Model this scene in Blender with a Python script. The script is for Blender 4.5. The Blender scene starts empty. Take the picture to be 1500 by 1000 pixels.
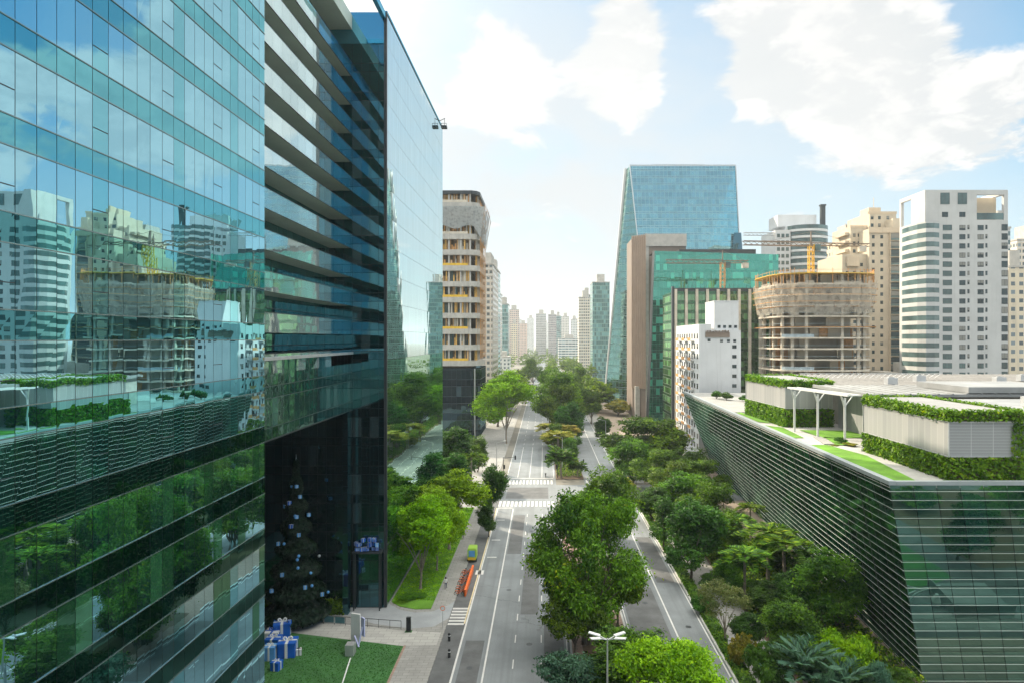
# scene: avenue between glass office blocks, seen from a drone
EXPOSURE = 1.4
HAZE = 0.00014
HAZE_COL = (.86, .92, .97)
SKY_GAIN = .8
SKY_TINT = (.72, 1.04, 1.02)
VEIL = (.74, .3)
VEIL_COL = (3.0, 3.22, 3.28)
ZENITH_FILL = (14.0, 13.6, 12.2)
AUREOLE = (15, 13.4, 11)
CLOUD_LIT = (3.85, 3.82, 3.76); CLOUD_DARK = (3.05, 3.17, 3.22); CLOUD_CORE = (3.4, 3.42, 3.4)
CLOUD_BLOBS = [(745, 160, .11, .34), (725, 95, .09, .3), (770, 215, .07, .2), (630, 30, .2, .22), (905, 85, .10, .34), (925, 15, .1, .28), (935, 160, .07, .3), (880, 150, .05, .2), (1200, 110, .17, .36), (1340, 120, .19, .36), (1470, 120, .13, .3), (1110, 20, .12, .3), (1250, 40, .16, .3), (1090, 150, .07, .2), (1300, 180, .1, .26),
 (825, 60, .07, -.12), (1020, 90, .1, -.14), (1490, 10, .1, -.2), (1580, 0, .2, -.2), (1660, 110, .16, .24), (1620, 230, .1, .16)]
import bpy, math, random
import numpy as np
from mathutils import Vector, Matrix
random.seed(7)
R = math.radians
SC = bpy.context.scene
COL = SC.collection
EYE = 37.0

def G(px, py, z=0.0):
    """ground point (x, y) seen at photo pixel px, py on the level z"""
    Y = (EYE - z) * 1000.0 / (py - 497.0)
    return ((px - 797.0) / 1000.0 * Y, Y)
def XW(px, Y): return (px - 797.0) / 1000.0 * Y
def ZH(py, Y): return EYE + (497.0 - py) / 1000.0 * Y

# ------------------------------------------------------------------ mesh builder
class MB:
    def __init__(s):
        s.v = []; s.f = []; s.m = []; s.uv = []
    def quad(s, a, b, c, d, m=0, uv=None):
        i = len(s.v); s.v += [a, b, c, d]; s.f.append((i, i+1, i+2, i+3)); s.m.append(m)
        s.uv.append(uv or ((0, 0), (1, 0), (1, 1), (0, 1)))
    def poly(s, pts, m=0):
        i = len(s.v); s.v += [tuple(p) for p in pts]; s.f.append(tuple(range(i, i+len(pts)))); s.m.append(m)
        s.uv.append(tuple((p[0], p[1]) for p in pts))
    def wall(s, p, q, z0, z1, m=0, u0=0.0, top_shift=(0, 0)):
        """vertical wall p->q, uv in metres"""
        L = math.hypot(q[0]-p[0], q[1]-p[1])
        s.quad((p[0], p[1], z0), (q[0], q[1], z0), (q[0]+top_shift[0], q[1]+top_shift[1], z1), (p[0]+top_shift[0], p[1]+top_shift[1], z1), m,
               ((u0, z0), (u0+L, z0), (u0+L, z1), (u0, z1)))
        return u0 + L
    def prism(s, pts, z0, z1, m=0, mt=None, bottom=True):
        """pts counter-clockwise seen from above"""
        u = 0.0; n = len(pts)
        for i in range(n):
            u = s.wall(pts[i], pts[(i+1) % n], z0, z1, m, u)
        s.poly([(p[0], p[1], z1) for p in pts], m if mt is None else mt)
        if bottom: s.poly([(p[0], p[1], z0) for p in reversed(pts)], m if mt is None else mt)
    def box(s, x0, x1, y0, y1, z0, z1, m=0, mt=None):
        if x0 > x1: x0, x1 = x1, x0
        if y0 > y1: y0, y1 = y1, y0
        s.prism([(x0, y0), (x1, y0), (x1, y1), (x0, y1)], z0, z1, m, mt)
    def bar(s, a, b, r, m=0, n=4, r2=None):
        a = Vector(a); b = Vector(b); d = (b - a)
        if d.length < 1e-6: return
        d.normalize(); up = Vector((0, 0, 1)) if abs(d.z) < .95 else Vector((1, 0, 0))
        x = d.cross(up).normalized(); y = x.cross(d); r2 = r if r2 is None else r2
        i = len(s.v)
        for c, rr in ((a, r), (b, r2)):
            for k in range(n):
                t = 2*math.pi*(k+.5)/n
                p = c + x*math.cos(t)*rr + y*math.sin(t)*rr; s.v.append(tuple(p))
        for k in range(n):
            k2 = (k+1) % n
            s.f.append((i+k2, i+k, i+n+k, i+n+k2)); s.m.append(m); s.uv.append(((0, 0), (1, 0), (1, 1), (0, 1)))
        s.f.append(tuple(i+k for k in range(n))); s.m.append(m); s.uv.append(tuple((0, 0) for k in range(n)))
        s.f.append(tuple(i+n+k for k in reversed(range(n)))); s.m.append(m); s.uv.append(tuple((0, 0) for k in range(n)))
    def tube(s, pts, rs, m=0, n=8):
        for i in range(len(pts)-1): s.bar(pts[i], pts[i+1], rs[i], m, n, rs[i+1])
    def ring(s, pts, z, r, m=0, n=4):
        for i in range(len(pts)): s.bar((*pts[i], z), (*pts[(i+1) % len(pts)], z), r, m, n)
    def lathe(s, c, prof, m=0, n=16):
        i = len(s.v)
        for (r, z) in prof:
            for k in range(n):
                t = 2*math.pi*k/n; s.v.append((c[0]+r*math.cos(t), c[1]+r*math.sin(t), c[2]+z))
        for j in range(len(prof)-1):
            for k in range(n):
                k2 = (k+1) % n; a = i+j*n
                s.f.append((a+k, a+k2, a+n+k2, a+n+k)); s.m.append(m); s.uv.append(((0, 0), (1, 0), (1, 1), (0, 1)))
        s.f.append(tuple(i+(len(prof)-1)*n+k for k in range(n))); s.m.append(m); s.uv.append(tuple((0, 0) for k in range(n)))
    def data(s, name, mats):
        me = bpy.data.meshes.new(name); me.from_pydata(s.v, [], s.f)
        for mt in (mats if isinstance(mats, (list, tuple)) else [mats]): me.materials.append(mt)
        me.polygons.foreach_set('material_index', s.m)
        ul = me.uv_layers.new(name='uv'); flat = [c for f in s.uv for p in f for c in p]
        ul.data.foreach_set('uv', flat); me.update(); return me
    def build(s, name, mats, parent=None):
        return link(name, s.data(name, mats), parent)

def link(name, me, parent=None, loc=(0, 0, 0), rz=0.0, scale=None):
    o = bpy.data.objects.new(name, me); COL.objects.link(o)
    o.location = loc; o.rotation_euler = (0, 0, rz)
    if scale: o.scale = scale
    if parent: o.parent = parent
    return o
def tag(o, label, cat, group=None, kind=None):
    o['label'] = label; o['category'] = cat
    if group: o['group'] = group
    if kind: o['kind'] = kind
    return o
def struct(o):
    o['kind'] = 'structure'; return o
def thing(name, label, cat, loc=(0, 0, 0), group=None, rz=0.0):
    o = bpy.data.objects.new(name, None); COL.objects.link(o); o.empty_display_size = .5
    o.location = loc; o.rotation_euler = (0, 0, rz)
    return tag(o, label, cat, group)
def copy_tree(o, parent=None):
    c = o.copy(); COL.objects.link(c); c.parent = parent
    for ch in list(o.children): copy_tree(ch, c)
    return c

# ------------------------------------------------------------------ node helpers
class NT:
    def __init__(s, nt): s.nt = nt; nt.nodes.clear()
    def n(s, typ, **kw):
        nd = s.nt.nodes.new(typ)
        for k, v in kw.items():
            if k.startswith('i_'):
                key = k[2:]; key = int(key) if key.isdigit() else key.replace('_', ' ')
                s.put(nd.inputs[key], v)
            else: setattr(nd, k, v)
        return nd
    def put(s, inp, v):
        if hasattr(v, 'is_output') or isinstance(v, bpy.types.NodeSocket): s.nt.links.new(v, inp)
        else:
            if inp.type == 'RGBA' and len(v) == 3: v = (*v, 1)
            inp.default_value = v
    def m(s, op, a, b=0.0, c=None, clamp=False):
        nd = s.n('ShaderNodeMath', operation=op, use_clamp=clamp); s.put(nd.inputs[0], a); s.put(nd.inputs[1], b)
        if c is not None: s.put(nd.inputs[2], c)
        return nd.outputs[0]
    def vm(s, op, a, b=(0, 0, 0), sc=None):
        nd = s.n('ShaderNodeVectorMath', operation=op); s.put(nd.inputs[0], a)
        if sc is not None: s.put(nd.inputs[3], sc)
        else: s.put(nd.inputs[1], b)
        return nd.outputs['Value'] if op in ('DOT_PRODUCT', 'LENGTH', 'DISTANCE') else nd.outputs[0]
    def mix(s, f, a, b, typ='RGBA', blend='MIX'):
        nd = s.n('ShaderNodeMix', data_type=typ, blend_type=blend) if typ == 'RGBA' else s.n('ShaderNodeMix', data_type=typ)
        o = {'RGBA': 6, 'FLOAT': 2, 'VECTOR': 4}[typ]
        s.put(nd.inputs[0], f); s.put(nd.inputs[o], a); s.put(nd.inputs[o+1], b)
        return nd.outputs[{'RGBA': 2, 'FLOAT': 0, 'VECTOR': 1}[typ]]
    def noise(s, vec, scale, detail=3, rough=.55, out='Fac'):
        nd = s.n('ShaderNodeTexNoise'); s.put(nd.inputs['Vector'], vec); nd.inputs['Scale'].default_value = scale
        nd.inputs['Detail'].default_value = detail; nd.inputs['Roughness'].default_value = rough
        return nd.outputs[out]
    def step(s, v, lo, hi, a=0.0, b=1.0):
        nd = s.n('ShaderNodeMapRange', interpolation_type='SMOOTHSTEP')
        for i, x in enumerate((v, lo, hi, a, b)): s.put(nd.inputs[i], x)
        return nd.outputs[0]
    def coord(s, k='Object'): return s.n('ShaderNodeTexCoord').outputs[k]
    def out(s, sh): s.nt.links.new(sh, s.n('ShaderNodeOutputMaterial').inputs[0])

def mat(name):
    m = bpy.data.materials.new(name); m.use_nodes = True; return m, NT(m.node_tree)

def paint(name, c, rough=.7, var=.18, scale=1.2, metal=0.0, bump=.0, streak=0.0, spec=.4, fine=None):
    m, t = mat(name); co = t.coord()
    n = t.noise(co, scale, 5, .6)
    col = t.mix(t.step(n, .3, .7), [x*(1-var) for x in c], [min(1, x*(1+var*.6)) for x in c])
    if streak:
        mp = t.n('ShaderNodeMapping', i_Scale=(1.4, 1.4, .06)); t.put(mp.inputs[0], co)
        st = t.noise(mp.outputs[0], 1.0, 4, .6)
        col = t.mix(t.step(st, .52, .75, 0, streak), col, [x*.55 for x in c])
    if fine:
        f = t.noise(co, fine[0], 2, .6); col = t.mix(t.step(f, .25, .75, 0, fine[1]), col, [x*.45 for x in c])
    p = t.n('ShaderNodeBsdfPrincipled', i_Base_Color=col, i_Roughness=rough, i_Metallic=metal)
    p.inputs['Specular IOR Level'].default_value = spec
    if bump:
        b = t.n('ShaderNodeBump', i_Strength=bump, i_Height=t.noise(co, scale*12, 3)); t.put(p.inputs['Normal'], b.outputs[0])
    t.out(p.outputs[0]); return m

def mirror_glass(name, tint, dark, refl=.7, rough=.02, wave=.02, wscale=.6, var=.12):
    """coated office glass: a tinted mirror over a dark interior"""
    m, t = mat(name); co = t.coord(); geo = t.n('ShaderNodeNewGeometry')
    rnd = geo.outputs['Random Per Island']
    n = t.noise(co, wscale, 2, .5)
    b = t.n('ShaderNodeBump', i_Strength=wave, i_Distance=1.0, i_Height=n).outputs[0]
    k = t.m('MULTIPLY_ADD', rnd, var*2, 1-var)
    tc = t.vm('SCALE', tint, sc=k)
    g = t.n('ShaderNodeBsdfGlossy', i_Color=tc, i_Roughness=rough, i_Normal=b)
    r2 = t.n('ShaderNodeTexWhiteNoise', noise_dimensions='1D'); t.put(r2.inputs['W'], t.m('MULTIPLY', rnd, 91.7))
    dc = t.mix(t.step(r2.outputs[0], .55, 1.0, 0, 1), dark, [x*2.2 for x in dark])
    d = t.n('ShaderNodeBsdfDiffuse', i_Color=dc)
    lw = t.n('ShaderNodeLayerWeight', i_Blend=.25)
    f = t.m('MULTIPLY_ADD', lw.outputs['Facing'], (1-refl)*.7, refl, clamp=True)
    x = t.n('ShaderNodeMixShader', i_0=f, i_1=d.outputs[0], i_2=g.outputs[0])
    t.out(x.outputs[0]); return m

def curtain(name, tint, span_tint, dark, mull, pw=1.5, fh=4.0, sp=.3, lw=.07, lh=.12, refl=.65, tilt=.006, wave=.01, v0=0.0, blinds=.25):
    """curtain wall on a wall whose uv is in metres: panes, spandrels, mullions, every pane a little out of true"""
    m, t = mat(name); uv = t.n('ShaderNodeUVMap', uv_map='uv').outputs[0]
    s = t.n('ShaderNodeSeparateXYZ'); t.put(s.inputs[0], uv)
    cu = t.m('DIVIDE', s.outputs[0], pw); cv = t.m('DIVIDE', t.m('SUBTRACT', s.outputs[1], v0), fh)
    fu = t.m('FRACT', cu); fv = t.m('FRACT', cv)
    issp = t.m('LESS_THAN', fv, sp)
    l1 = t.m('LESS_THAN', fu, lw/pw); l2 = t.m('LESS_THAN', fv, lh/fh)
    l3 = t.m('LESS_THAN', t.m('ABSOLUTE', t.m('SUBTRACT', fv, sp)), lh/fh*.5)
    line = t.m('MAXIMUM', l1, t.m('MAXIMUM', l2, l3))
    idv = t.n('ShaderNodeCombineXYZ'); t.put(idv.inputs[0], t.m('FLOOR', cu)); t.put(idv.inputs[1], t.m('FLOOR', cv)); t.put(idv.inputs[2], issp)
    wn = t.n('ShaderNodeTexWhiteNoise', noise_dimensions='3D'); t.put(wn.inputs[0], idv.outputs[0])
    r = wn.outputs['Value']; rc = wn.outputs['Color']
    tc = t.vm('SCALE', t.mix(issp, tint, span_tint), sc=t.m('MULTIPLY_ADD', r, .3, .8))
    nrm = t.n('ShaderNodeNewGeometry').outputs['Normal']
    jit = t.vm('SCALE', t.vm('SUBTRACT', rc, (.5, .5, .5)), sc=tilt*2)
    nn = t.vm('NORMALIZE', t.vm('ADD', nrm, jit))
    b = t.n('ShaderNodeBump', i_Strength=wave, i_Distance=1.0, i_Height=t.noise(t.coord(), .5, 2), i_Normal=nn).outputs[0]
    g = t.n('ShaderNodeBsdfGlossy', i_Color=tc, i_Roughness=.03, i_Normal=b)
    vis = t.m('MULTIPLY', t.m('GREATER_THAN', r, 1-blinds), t.m('SUBTRACT', 1.0, issp))
    d = t.n('ShaderNodeBsdfDiffuse', i_Color=t.mix(vis, dark, [min(1, x*3+.03) for x in dark]))
    f = t.m('MULTIPLY_ADD', t.n('ShaderNodeLayerWeight', i_Blend=.25).outputs['Facing'], (1-refl)*.6, refl, clamp=True)
    f = t.m('MULTIPLY', f, t.m('SUBTRACT', 1.0, t.m('MULTIPLY', vis, .3)))
    x = t.n('ShaderNodeMixShader', i_0=f, i_1=d.outputs[0], i_2=g.outputs[0])
    dm = t.n('ShaderNodeBsdfPrincipled', i_Base_Color=mull, i_Roughness=.5)
    y = t.n('ShaderNodeMixShader', i_0=line, i_1=x.outputs[0], i_2=dm.outputs[0])
    t.out(y.outputs[0]); return m

def punched(name, wall, glass, cw=3.0, fh=3.1, ww=.55, wh=.5, slab=0.0, slabc=(.6, .6, .58), wallvar=.2):
    """far facade of a tower: windows in a wall, uv in metres; the wall's own colour comes from the object"""
    m, t = mat(name); uv = t.n('ShaderNodeUVMap', uv_map='uv').outputs[0]
    s = t.n('ShaderNodeSeparateXYZ'); t.put(s.inputs[0], uv)
    cu = t.m('DIVIDE', s.outputs[0], cw); cv = t.m('DIVIDE', s.outputs[1], fh)
    fu = t.m('FRACT', cu); fv = t.m('FRACT', cv)
    w1 = t.m('LESS_THAN', t.m('ABSOLUTE', t.m('SUBTRACT', fu, .5)), ww/2)
    w2 = t.m('LESS_THAN', t.m('ABSOLUTE', t.m('SUBTRACT', fv, .5)), wh/2)
    isw = t.m('MULTIPLY', w1, w2)
    idv = t.n('ShaderNodeCombineXYZ'); t.put(idv.inputs[0], t.m('FLOOR', cu)); t.put(idv.inputs[1], t.m('FLOOR', cv))
    wn = t.n('ShaderNodeTexWhiteNoise', noise_dimensions='3D'); t.put(wn.inputs[0], idv.outputs[0]); r = wn.outputs['Value']
    oc = t.n('ShaderNodeObjectInfo').outputs['Color']
    wc = t.mix(1.0, oc, wall, blend='MULTIPLY')
    mp = t.n('ShaderNodeMapping', i_Scale=(.5, .5, .03)); t.put(mp.inputs[0], t.coord())
    wc = t.mix(t.step(t.noise(mp.outputs[0], 1.0, 4), .45, .8, 0, wallvar*2), wc, (.25, .24, .22))
    if slab:
        wc = t.mix(t.m('LESS_THAN', fv, slab), wc, slabc)
    p = t.n('ShaderNodeBsdfPrincipled', i_Base_Color=wc, i_Roughness=.8)
    gc = t.mix(t.step(r, .3, 1.0), glass, [min(1, x*2.5+.04) for x in glass])
    gp = t.n('ShaderNodeBsdfPrincipled', i_Base_Color=gc, i_Roughness=.08)
    gp.inputs['Specular IOR Level'].default_value = .9
    x = t.n('ShaderNodeMixShader', i_0=isw, i_1=p.outputs[0], i_2=gp.outputs[0])
    t.out(x.outputs[0]); return m

def leafmat(name, dark, light, hi=None, trans=.35):
    m, t = mat(name)
    a = t.n('ShaderNodeAttribute', attribute_name='tone').outputs['Fac']
    c = t.mix(t.step(a, .1, .9), dark, light)
    if hi: c = t.mix(t.step(a, .82, 1.0, 0, .8), c, hi)
    oi = t.n('ShaderNodeObjectInfo').outputs['Random']
    hs = t.n('ShaderNodeHueSaturation', i_Color=c, i_Hue=t.m('MULTIPLY_ADD', oi, .03, .468), i_Value=t.m('MULTIPLY_ADD', oi, .35, .95), i_Saturation=1.05)
    c = hs.outputs[0]
    p = t.n('ShaderNodeBsdfPrincipled', i_Base_Color=c, i_Roughness=.55)
    p.inputs['Specular IOR Level'].default_value = .25
    tr = t.n('ShaderNodeBsdfTranslucent', i_Color=t.mix(1.0, c, (1.3, 1.25, .5), blend='MULTIPLY'))
    x = t.n('ShaderNodeMixShader', i_0=trans, i_1=p.outputs[0], i_2=tr.outputs[0])
    t.out(x.outputs[0]); return m

# ------------------------------------------------------------------ foliage
RNG = np.random.default_rng(11)
def unit(n):
    v = RNG.normal(size=(n, 3)); return v/np.linalg.norm(v, axis=1, keepdims=True)
def leaves_data(name, C, N, size, tone, material, aspect=.6, D=None):
    """one leaf quad per row: centre C, normal N"""
    n = len(C); N = N/np.linalg.norm(N, axis=1, keepdims=True)
    A = np.cross(N, unit(n)) if D is None else D-N*np.sum(D*N, axis=1, keepdims=True)
    A /= np.linalg.norm(A, axis=1, keepdims=True); B = np.cross(N, A)
    s = size*(.65+.7*RNG.random((n, 1)))*.5
    V = np.empty((n, 4, 3)); V[:, 0] = C-A*s*1.25; V[:, 1] = C-B*s*aspect+N*s*.2; V[:, 2] = C+A*s*1.25; V[:, 3] = C+B*s*aspect+N*s*.2
    me = bpy.data.meshes.new(name)
    me.vertices.add(4*n); me.vertices.foreach_set('co', V.reshape(-1).astype(np.float32))
    me.loops.add(4*n); me.loops.foreach_set('vertex_index', np.arange(4*n, dtype=np.int32))
    me.polygons.add(n); me.polygons.foreach_set('loop_start', np.arange(0, 4*n, 4, dtype=np.int32))
    at = me.attributes.new('tone', 'FLOAT', 'FACE'); at.data.foreach_set('value', np.clip(tone, 0, 1).astype(np.float32))
    me.materials.append(material); me.update(calc_edges=True); return me

def crown_points(R_, Hc, nlobe, nclump, nleaf, flat=.75, spread=.62, fill=.35, lobe_r=.42):
    """clumped foliage in a crown of radius R_ and height Hc centred at 0"""
    lob = unit(nlobe); lob[:, 2] = lob[:, 2]*.8+.06
    rad = spread*(.75+.45*RNG.random(nlobe)); lob *= rad[:, None]
    lob = np.vstack([lob, [[0, 0, .5]], [[.05, .1, -.2]]])
    lr = lobe_r*(.75+.5*RNG.random(len(lob)))
    tone_l = RNG.random(len(lob))
    w = RNG.integers(0, len(lob), nclump)
    d = unit(nclump); d[:, 2] += .15
    rr = np.where(RNG.random(nclump) < fill, RNG.random(nclump)**.6, .85+.2*RNG.random(nclump))
    cc = lob[w]+d*(lr[w]*rr)[:, None]
    ct = .45*tone_l[w]+.55*RNG.random(nclump)
    k = np.repeat(np.arange(nclump), nleaf); n = len(k)
    cr = (.075*(.55+.9*RNG.random(nclump)))[k]
    off = RNG.normal(size=(n, 3))*cr[:, None]*np.array([1, 1, flat*.7])
    P = cc[k]+off
    nrm = unit(n)*.9+np.array([0, 0, .55])+d[k]*.55
    tone = .72*ct[k]+.28*RNG.random(n)
    P = P*np.array([R_, R_, Hc*.5])
    return P, nrm, tone

def tree_proto(name, H, Rr, base, lmat, bark, leaf=.42, nlobe=9, nclump=420, nleaf=22, trunk_r=.22, limbs=6, multi=1, **kw):
    """mesh data for a tree standing at the origin: (trunk, crown)"""
    Hc = H-base; zc = base+Hc*.5
    P, N, T = crown_points(Rr, Hc, nlobe, nclump, nleaf, **kw)
    P = P+np.array([0, 0, zc])
    crown = leaves_data(name+'_crown', P, N, leaf, T, lmat)
    b = MB()
    for q in range(multi):
        a0 = q*2.4; ox, oy = (.5*math.cos(a0)*(multi > 1), .5*math.sin(a0)*(multi > 1))
        top = (ox*2.5+.2, oy*2.5-.1, base+Hc*.25)
        b.tube([(ox, oy, -.05), (ox*1.1, oy*1.1, .5), (ox*1.5+.1, oy*1.6, base*.6), top], [trunk_r*1.5, trunk_r, trunk_r*.85, trunk_r*.7], n=8)
        for k in range(limbs):
            a = a0+k*2*math.pi/limbs+random.uniform(-.4, .4); z0 = base*random.uniform(.55, .95)+.2
            f = min(1, z0/top[2]); p0 = (ox*(1.1+1.3*f)+.1*f, oy*(1.1+1.4*f), z0)
            e = (p0[0]+math.cos(a)*Rr*random.uniform(.45, .75), p0[1]+math.sin(a)*Rr*random.uniform(.45, .75), zc+Hc*random.uniform(-.3, .25))
            md = tuple(p0[i]*.5+e[i]*.5+(0, 0, .25)[i]*Hc*.2 for i in range(3))
            b.tube([p0, md, e], [trunk_r*.5, trunk_r*.3, trunk_r*.08], n=5)
    return b.data(name+'_trunk', bark), crown

def place_tree(proto, x, y, H, Wd, label, name='tree', cat='tree', group=None, z=0.0, protoH=10.0, protoR=4.0, rz=None):
    t = thing(name, label, cat, (x, y, z), group, random.uniform(0, 6.28) if rz is None else rz)
    sx = Wd/(2*protoR); sz = H/protoH; t.scale = (sx, sx, sz)
    link('trunk', proto[0], t); link('crown', proto[1], t)
    return t

def scatter_box(faces, dens, size, depth=.12):
    """leaf points over rectangles (origin, u, v): returns C, N, tone"""
    Cs = []; Ns = []
    for o, u, v in faces:
        o = np.array(o, float); u = np.array(u, float); v = np.array(v, float)
        nr = np.cross(u, v); A = np.linalg.norm(nr); nr /= A; n = max(4, int(A*dens))
        a = RNG.random((n, 2)); C = o+a[:, :1]*u+a[:, 1:]*v+nr*(RNG.normal(size=(n, 1))*depth)
        Cs.append(C); Ns.append(nr*.8+unit(n)*.9+np.array([0, 0, .4]))
    C = np.vstack(Cs); N = np.vstack(Ns)
    g = np.sin(C[:, 0]*1.7+C[:, 2]*2.3)*np.sin(C[:, 1]*1.9-C[:, 2]*1.3)
    return C, N, np.clip(.5+.22*g+.3*(RNG.random(len(C))-.5)*2, 0, 1)
def box_faces(x0, x1, y0, y1, z0, z1, skip=''):
    dx, dy, dz = x1-x0, y1-y0, z1-z0; F = []
    if 'f' not in skip: F.append(((x0, y0, z0), (dx, 0, 0), (0, 0, dz)))
    if 'l' not in skip: F.append(((x0, y1, z0), (0, -dy, 0), (0, 0, dz)))
    if 'r' not in skip: F.append(((x1, y0, z0), (0, dy, 0), (0, 0, dz)))
    if 'b' not in skip: F.append(((x1, y1, z0), (-dx, 0, 0), (0, 0, dz)))
    if 't' not in skip: F.append(((x0, y0, z1), (dx, 0, 0), (0, dy, 0)))
    return F
# ------------------------------------------------------------------ camera, sun, sky
cam = bpy.data.cameras.new('camera'); co = bpy.data.objects.new('camera', cam); COL.objects.link(co)
co.location = (0, 0, EYE); co.rotation_euler = (R(90), 0, 0)
cam.sensor_width = 36; cam.lens = 24; cam.shift_x = -47/1500; cam.shift_y = -3/1500; cam.clip_end = 30000; cam.clip_start = .5
SC.camera = co
SUN_AZ, SUN_EL = R(-45), R(32)
S = Vector((math.sin(SUN_AZ)*math.cos(SUN_EL), math.cos(SUN_AZ)*math.cos(SUN_EL), math.sin(SUN_EL)))
sl = bpy.data.lights.new('sun', 'SUN'); so = bpy.data.objects.new('sun', sl); COL.objects.link(so)
sl.energy = 3.0; sl.angle = R(.6); sl.color = (1.0, .86, .66); so.location = (0, 0, 300)
so.rotation_euler = (-S).to_track_quat('-Z', 'Y').to_euler()
SC.view_settings.view_transform = 'Standard'; SC.view_settings.look = 'None'; SC.view_settings.exposure = EXPOSURE; SC.view_settings.gamma = 1
SC.cycles.use_denoising = True
SC.cycles.max_bounces = 7; SC.cycles.diffuse_bounces = 2; SC.cycles.glossy_bounces = 5; SC.cycles.transmission_bounces = 3
SC.cycles.transparent_max_bounces = 10; SC.cycles.volume_bounces = 1; SC.cycles.caustics_reflective = False; SC.cycles.caustics_refractive = False
SC.cycles.sample_clamp_indirect = 6

W = bpy.data.worlds.new('World'); SC.world = W; W.use_nodes = True
t = NT(W.node_tree)
d = t.coord('Generated')
d = t.vm('NORMALIZE', d)
sky = t.n('ShaderNodeTexSky', sky_type='NISHITA', sun_disc=False, sun_elevation=SUN_EL, sun_rotation=SUN_AZ, altitude=760, air_density=1.0, dust_density=2.0, ozone_density=1.6)
sx = t.n('ShaderNodeSeparateXYZ'); t.put(sx.inputs[0], d); dz = t.m('MAXIMUM', sx.outputs[2], 0.0)
k = t.m('DIVIDE', 1.0, t.m('ADD', dz, .32))
pc = t.n('ShaderNodeCombineXYZ'); t.put(pc.inputs[0], t.m('MULTIPLY', sx.outputs[0], k)); t.put(pc.inputs[1], t.m('MULTIPLY', sx.outputs[1], k)); t.put(pc.inputs[2], t.m('MULTIPLY', dz, 1.6))
pv = pc.outputs[0]
warp = t.vm('ADD', pv, t.vm('SCALE', t.vm('SUBTRACT', t.noise(pv, 2.6, 3, .5, 'Color'), (.5, .5, .5)), sc=.22))
n1 = t.noise(warp, 3.2, 10, .6)
def skydir(px, py):
    return Vector(((px-797)/1000, 1.0, (497-py)/1000)).normalized()
mask = t.m('MULTIPLY_ADD', n1, 1.6, -.44)
for px, py, rad, amp in CLOUD_BLOBS:
    c = skydir(px, py)
    dd = t.vm('DISTANCE', d, tuple(c))
    mask = t.m('ADD', mask, t.m('MULTIPLY', t.step(dd, 0, rad, 1, 0), amp))
cm = t.step(mask, .485, .65)
n2 = t.noise(t.vm('ADD', warp, (-.03, .03, .025)), 3.2, 10, .6)
shade = t.step(t.m('SUBTRACT', n1, n2), -.05, .06)          # side of the puffs towards the sun
thick = t.step(mask, .7, 1.05)
ccol = t.mix(shade, CLOUD_DARK, CLOUD_LIT)
ccol = t.mix(t.m('MULTIPLY', thick, .45), ccol, CLOUD_CORE)
skyc = t.vm('SCALE', sky.outputs[0], sc=SKY_GAIN)
skyc = t.mix(1.0, skyc, SKY_TINT, blend='MULTIPLY')
# thin high veil, denser towards the horizon
veil = t.m('ADD', t.m('MULTIPLY', t.step(dz, .0, .5, 1, 0), VEIL[0]), t.m('MULTIPLY', t.step(t.noise(pv, .9, 4), .35, .7), VEIL[1]), clamp=True)
glow = t.step(t.vm('DISTANCE', d, tuple(skydir(760, 330))), 0, 1.0, 1, 0)
az = t.m('DIVIDE', sx.outputs[0], t.m('MAXIMUM', t.vm('LENGTH', t.vm('MULTIPLY', d, (1, 1, 0))), .01))
clear = t.m('MULTIPLY', t.step(az, .5, .68), t.step(dz, .1, .3))          # the sky clears to blue away from the sun
veil = t.m('MULTIPLY', veil, t.m('SUBTRACT', 1.0, t.m('MULTIPLY', clear, .72)))
skyc = t.mix(veil, skyc, VEIL_COL)
skyc = t.mix(t.m('MULTIPLY', clear, .5), skyc, (.5, 2.0, 3.4))
gl_ = t.m('MULTIPLY', t.step(t.vm('DISTANCE', d, tuple(skydir(745, 330))), .08, .62, 1, 0), t.step(t.noise(warp, 2.6, 7), .3, .62, .35, 1))
skyc = t.mix(t.m('MULTIPLY', gl_, .92), skyc, (3.2, 3.3, 3.33))
ccol = t.mix(t.m('MULTIPLY', gl_, .7), ccol, (4.0, 3.97, 3.9))
fin = t.mix(cm, skyc, ccol)
au = t.m('POWER', t.step(t.vm('DISTANCE', d, tuple(S)), .05, .8, 1, 0), 2.0)
fin = t.mix(t.m('MULTIPLY', au, .8), fin, AUREOLE)
fin = t.mix(t.step(sx.outputs[2], .47, .72, 0, 1), fin, ZENITH_FILL)  # overhead sky above the view, brightened as added fill for the shaded street
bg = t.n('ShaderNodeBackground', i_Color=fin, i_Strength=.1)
t.nt.links.new(bg.outputs[0], t.n('ShaderNodeOutputWorld').inputs[0])

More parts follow.
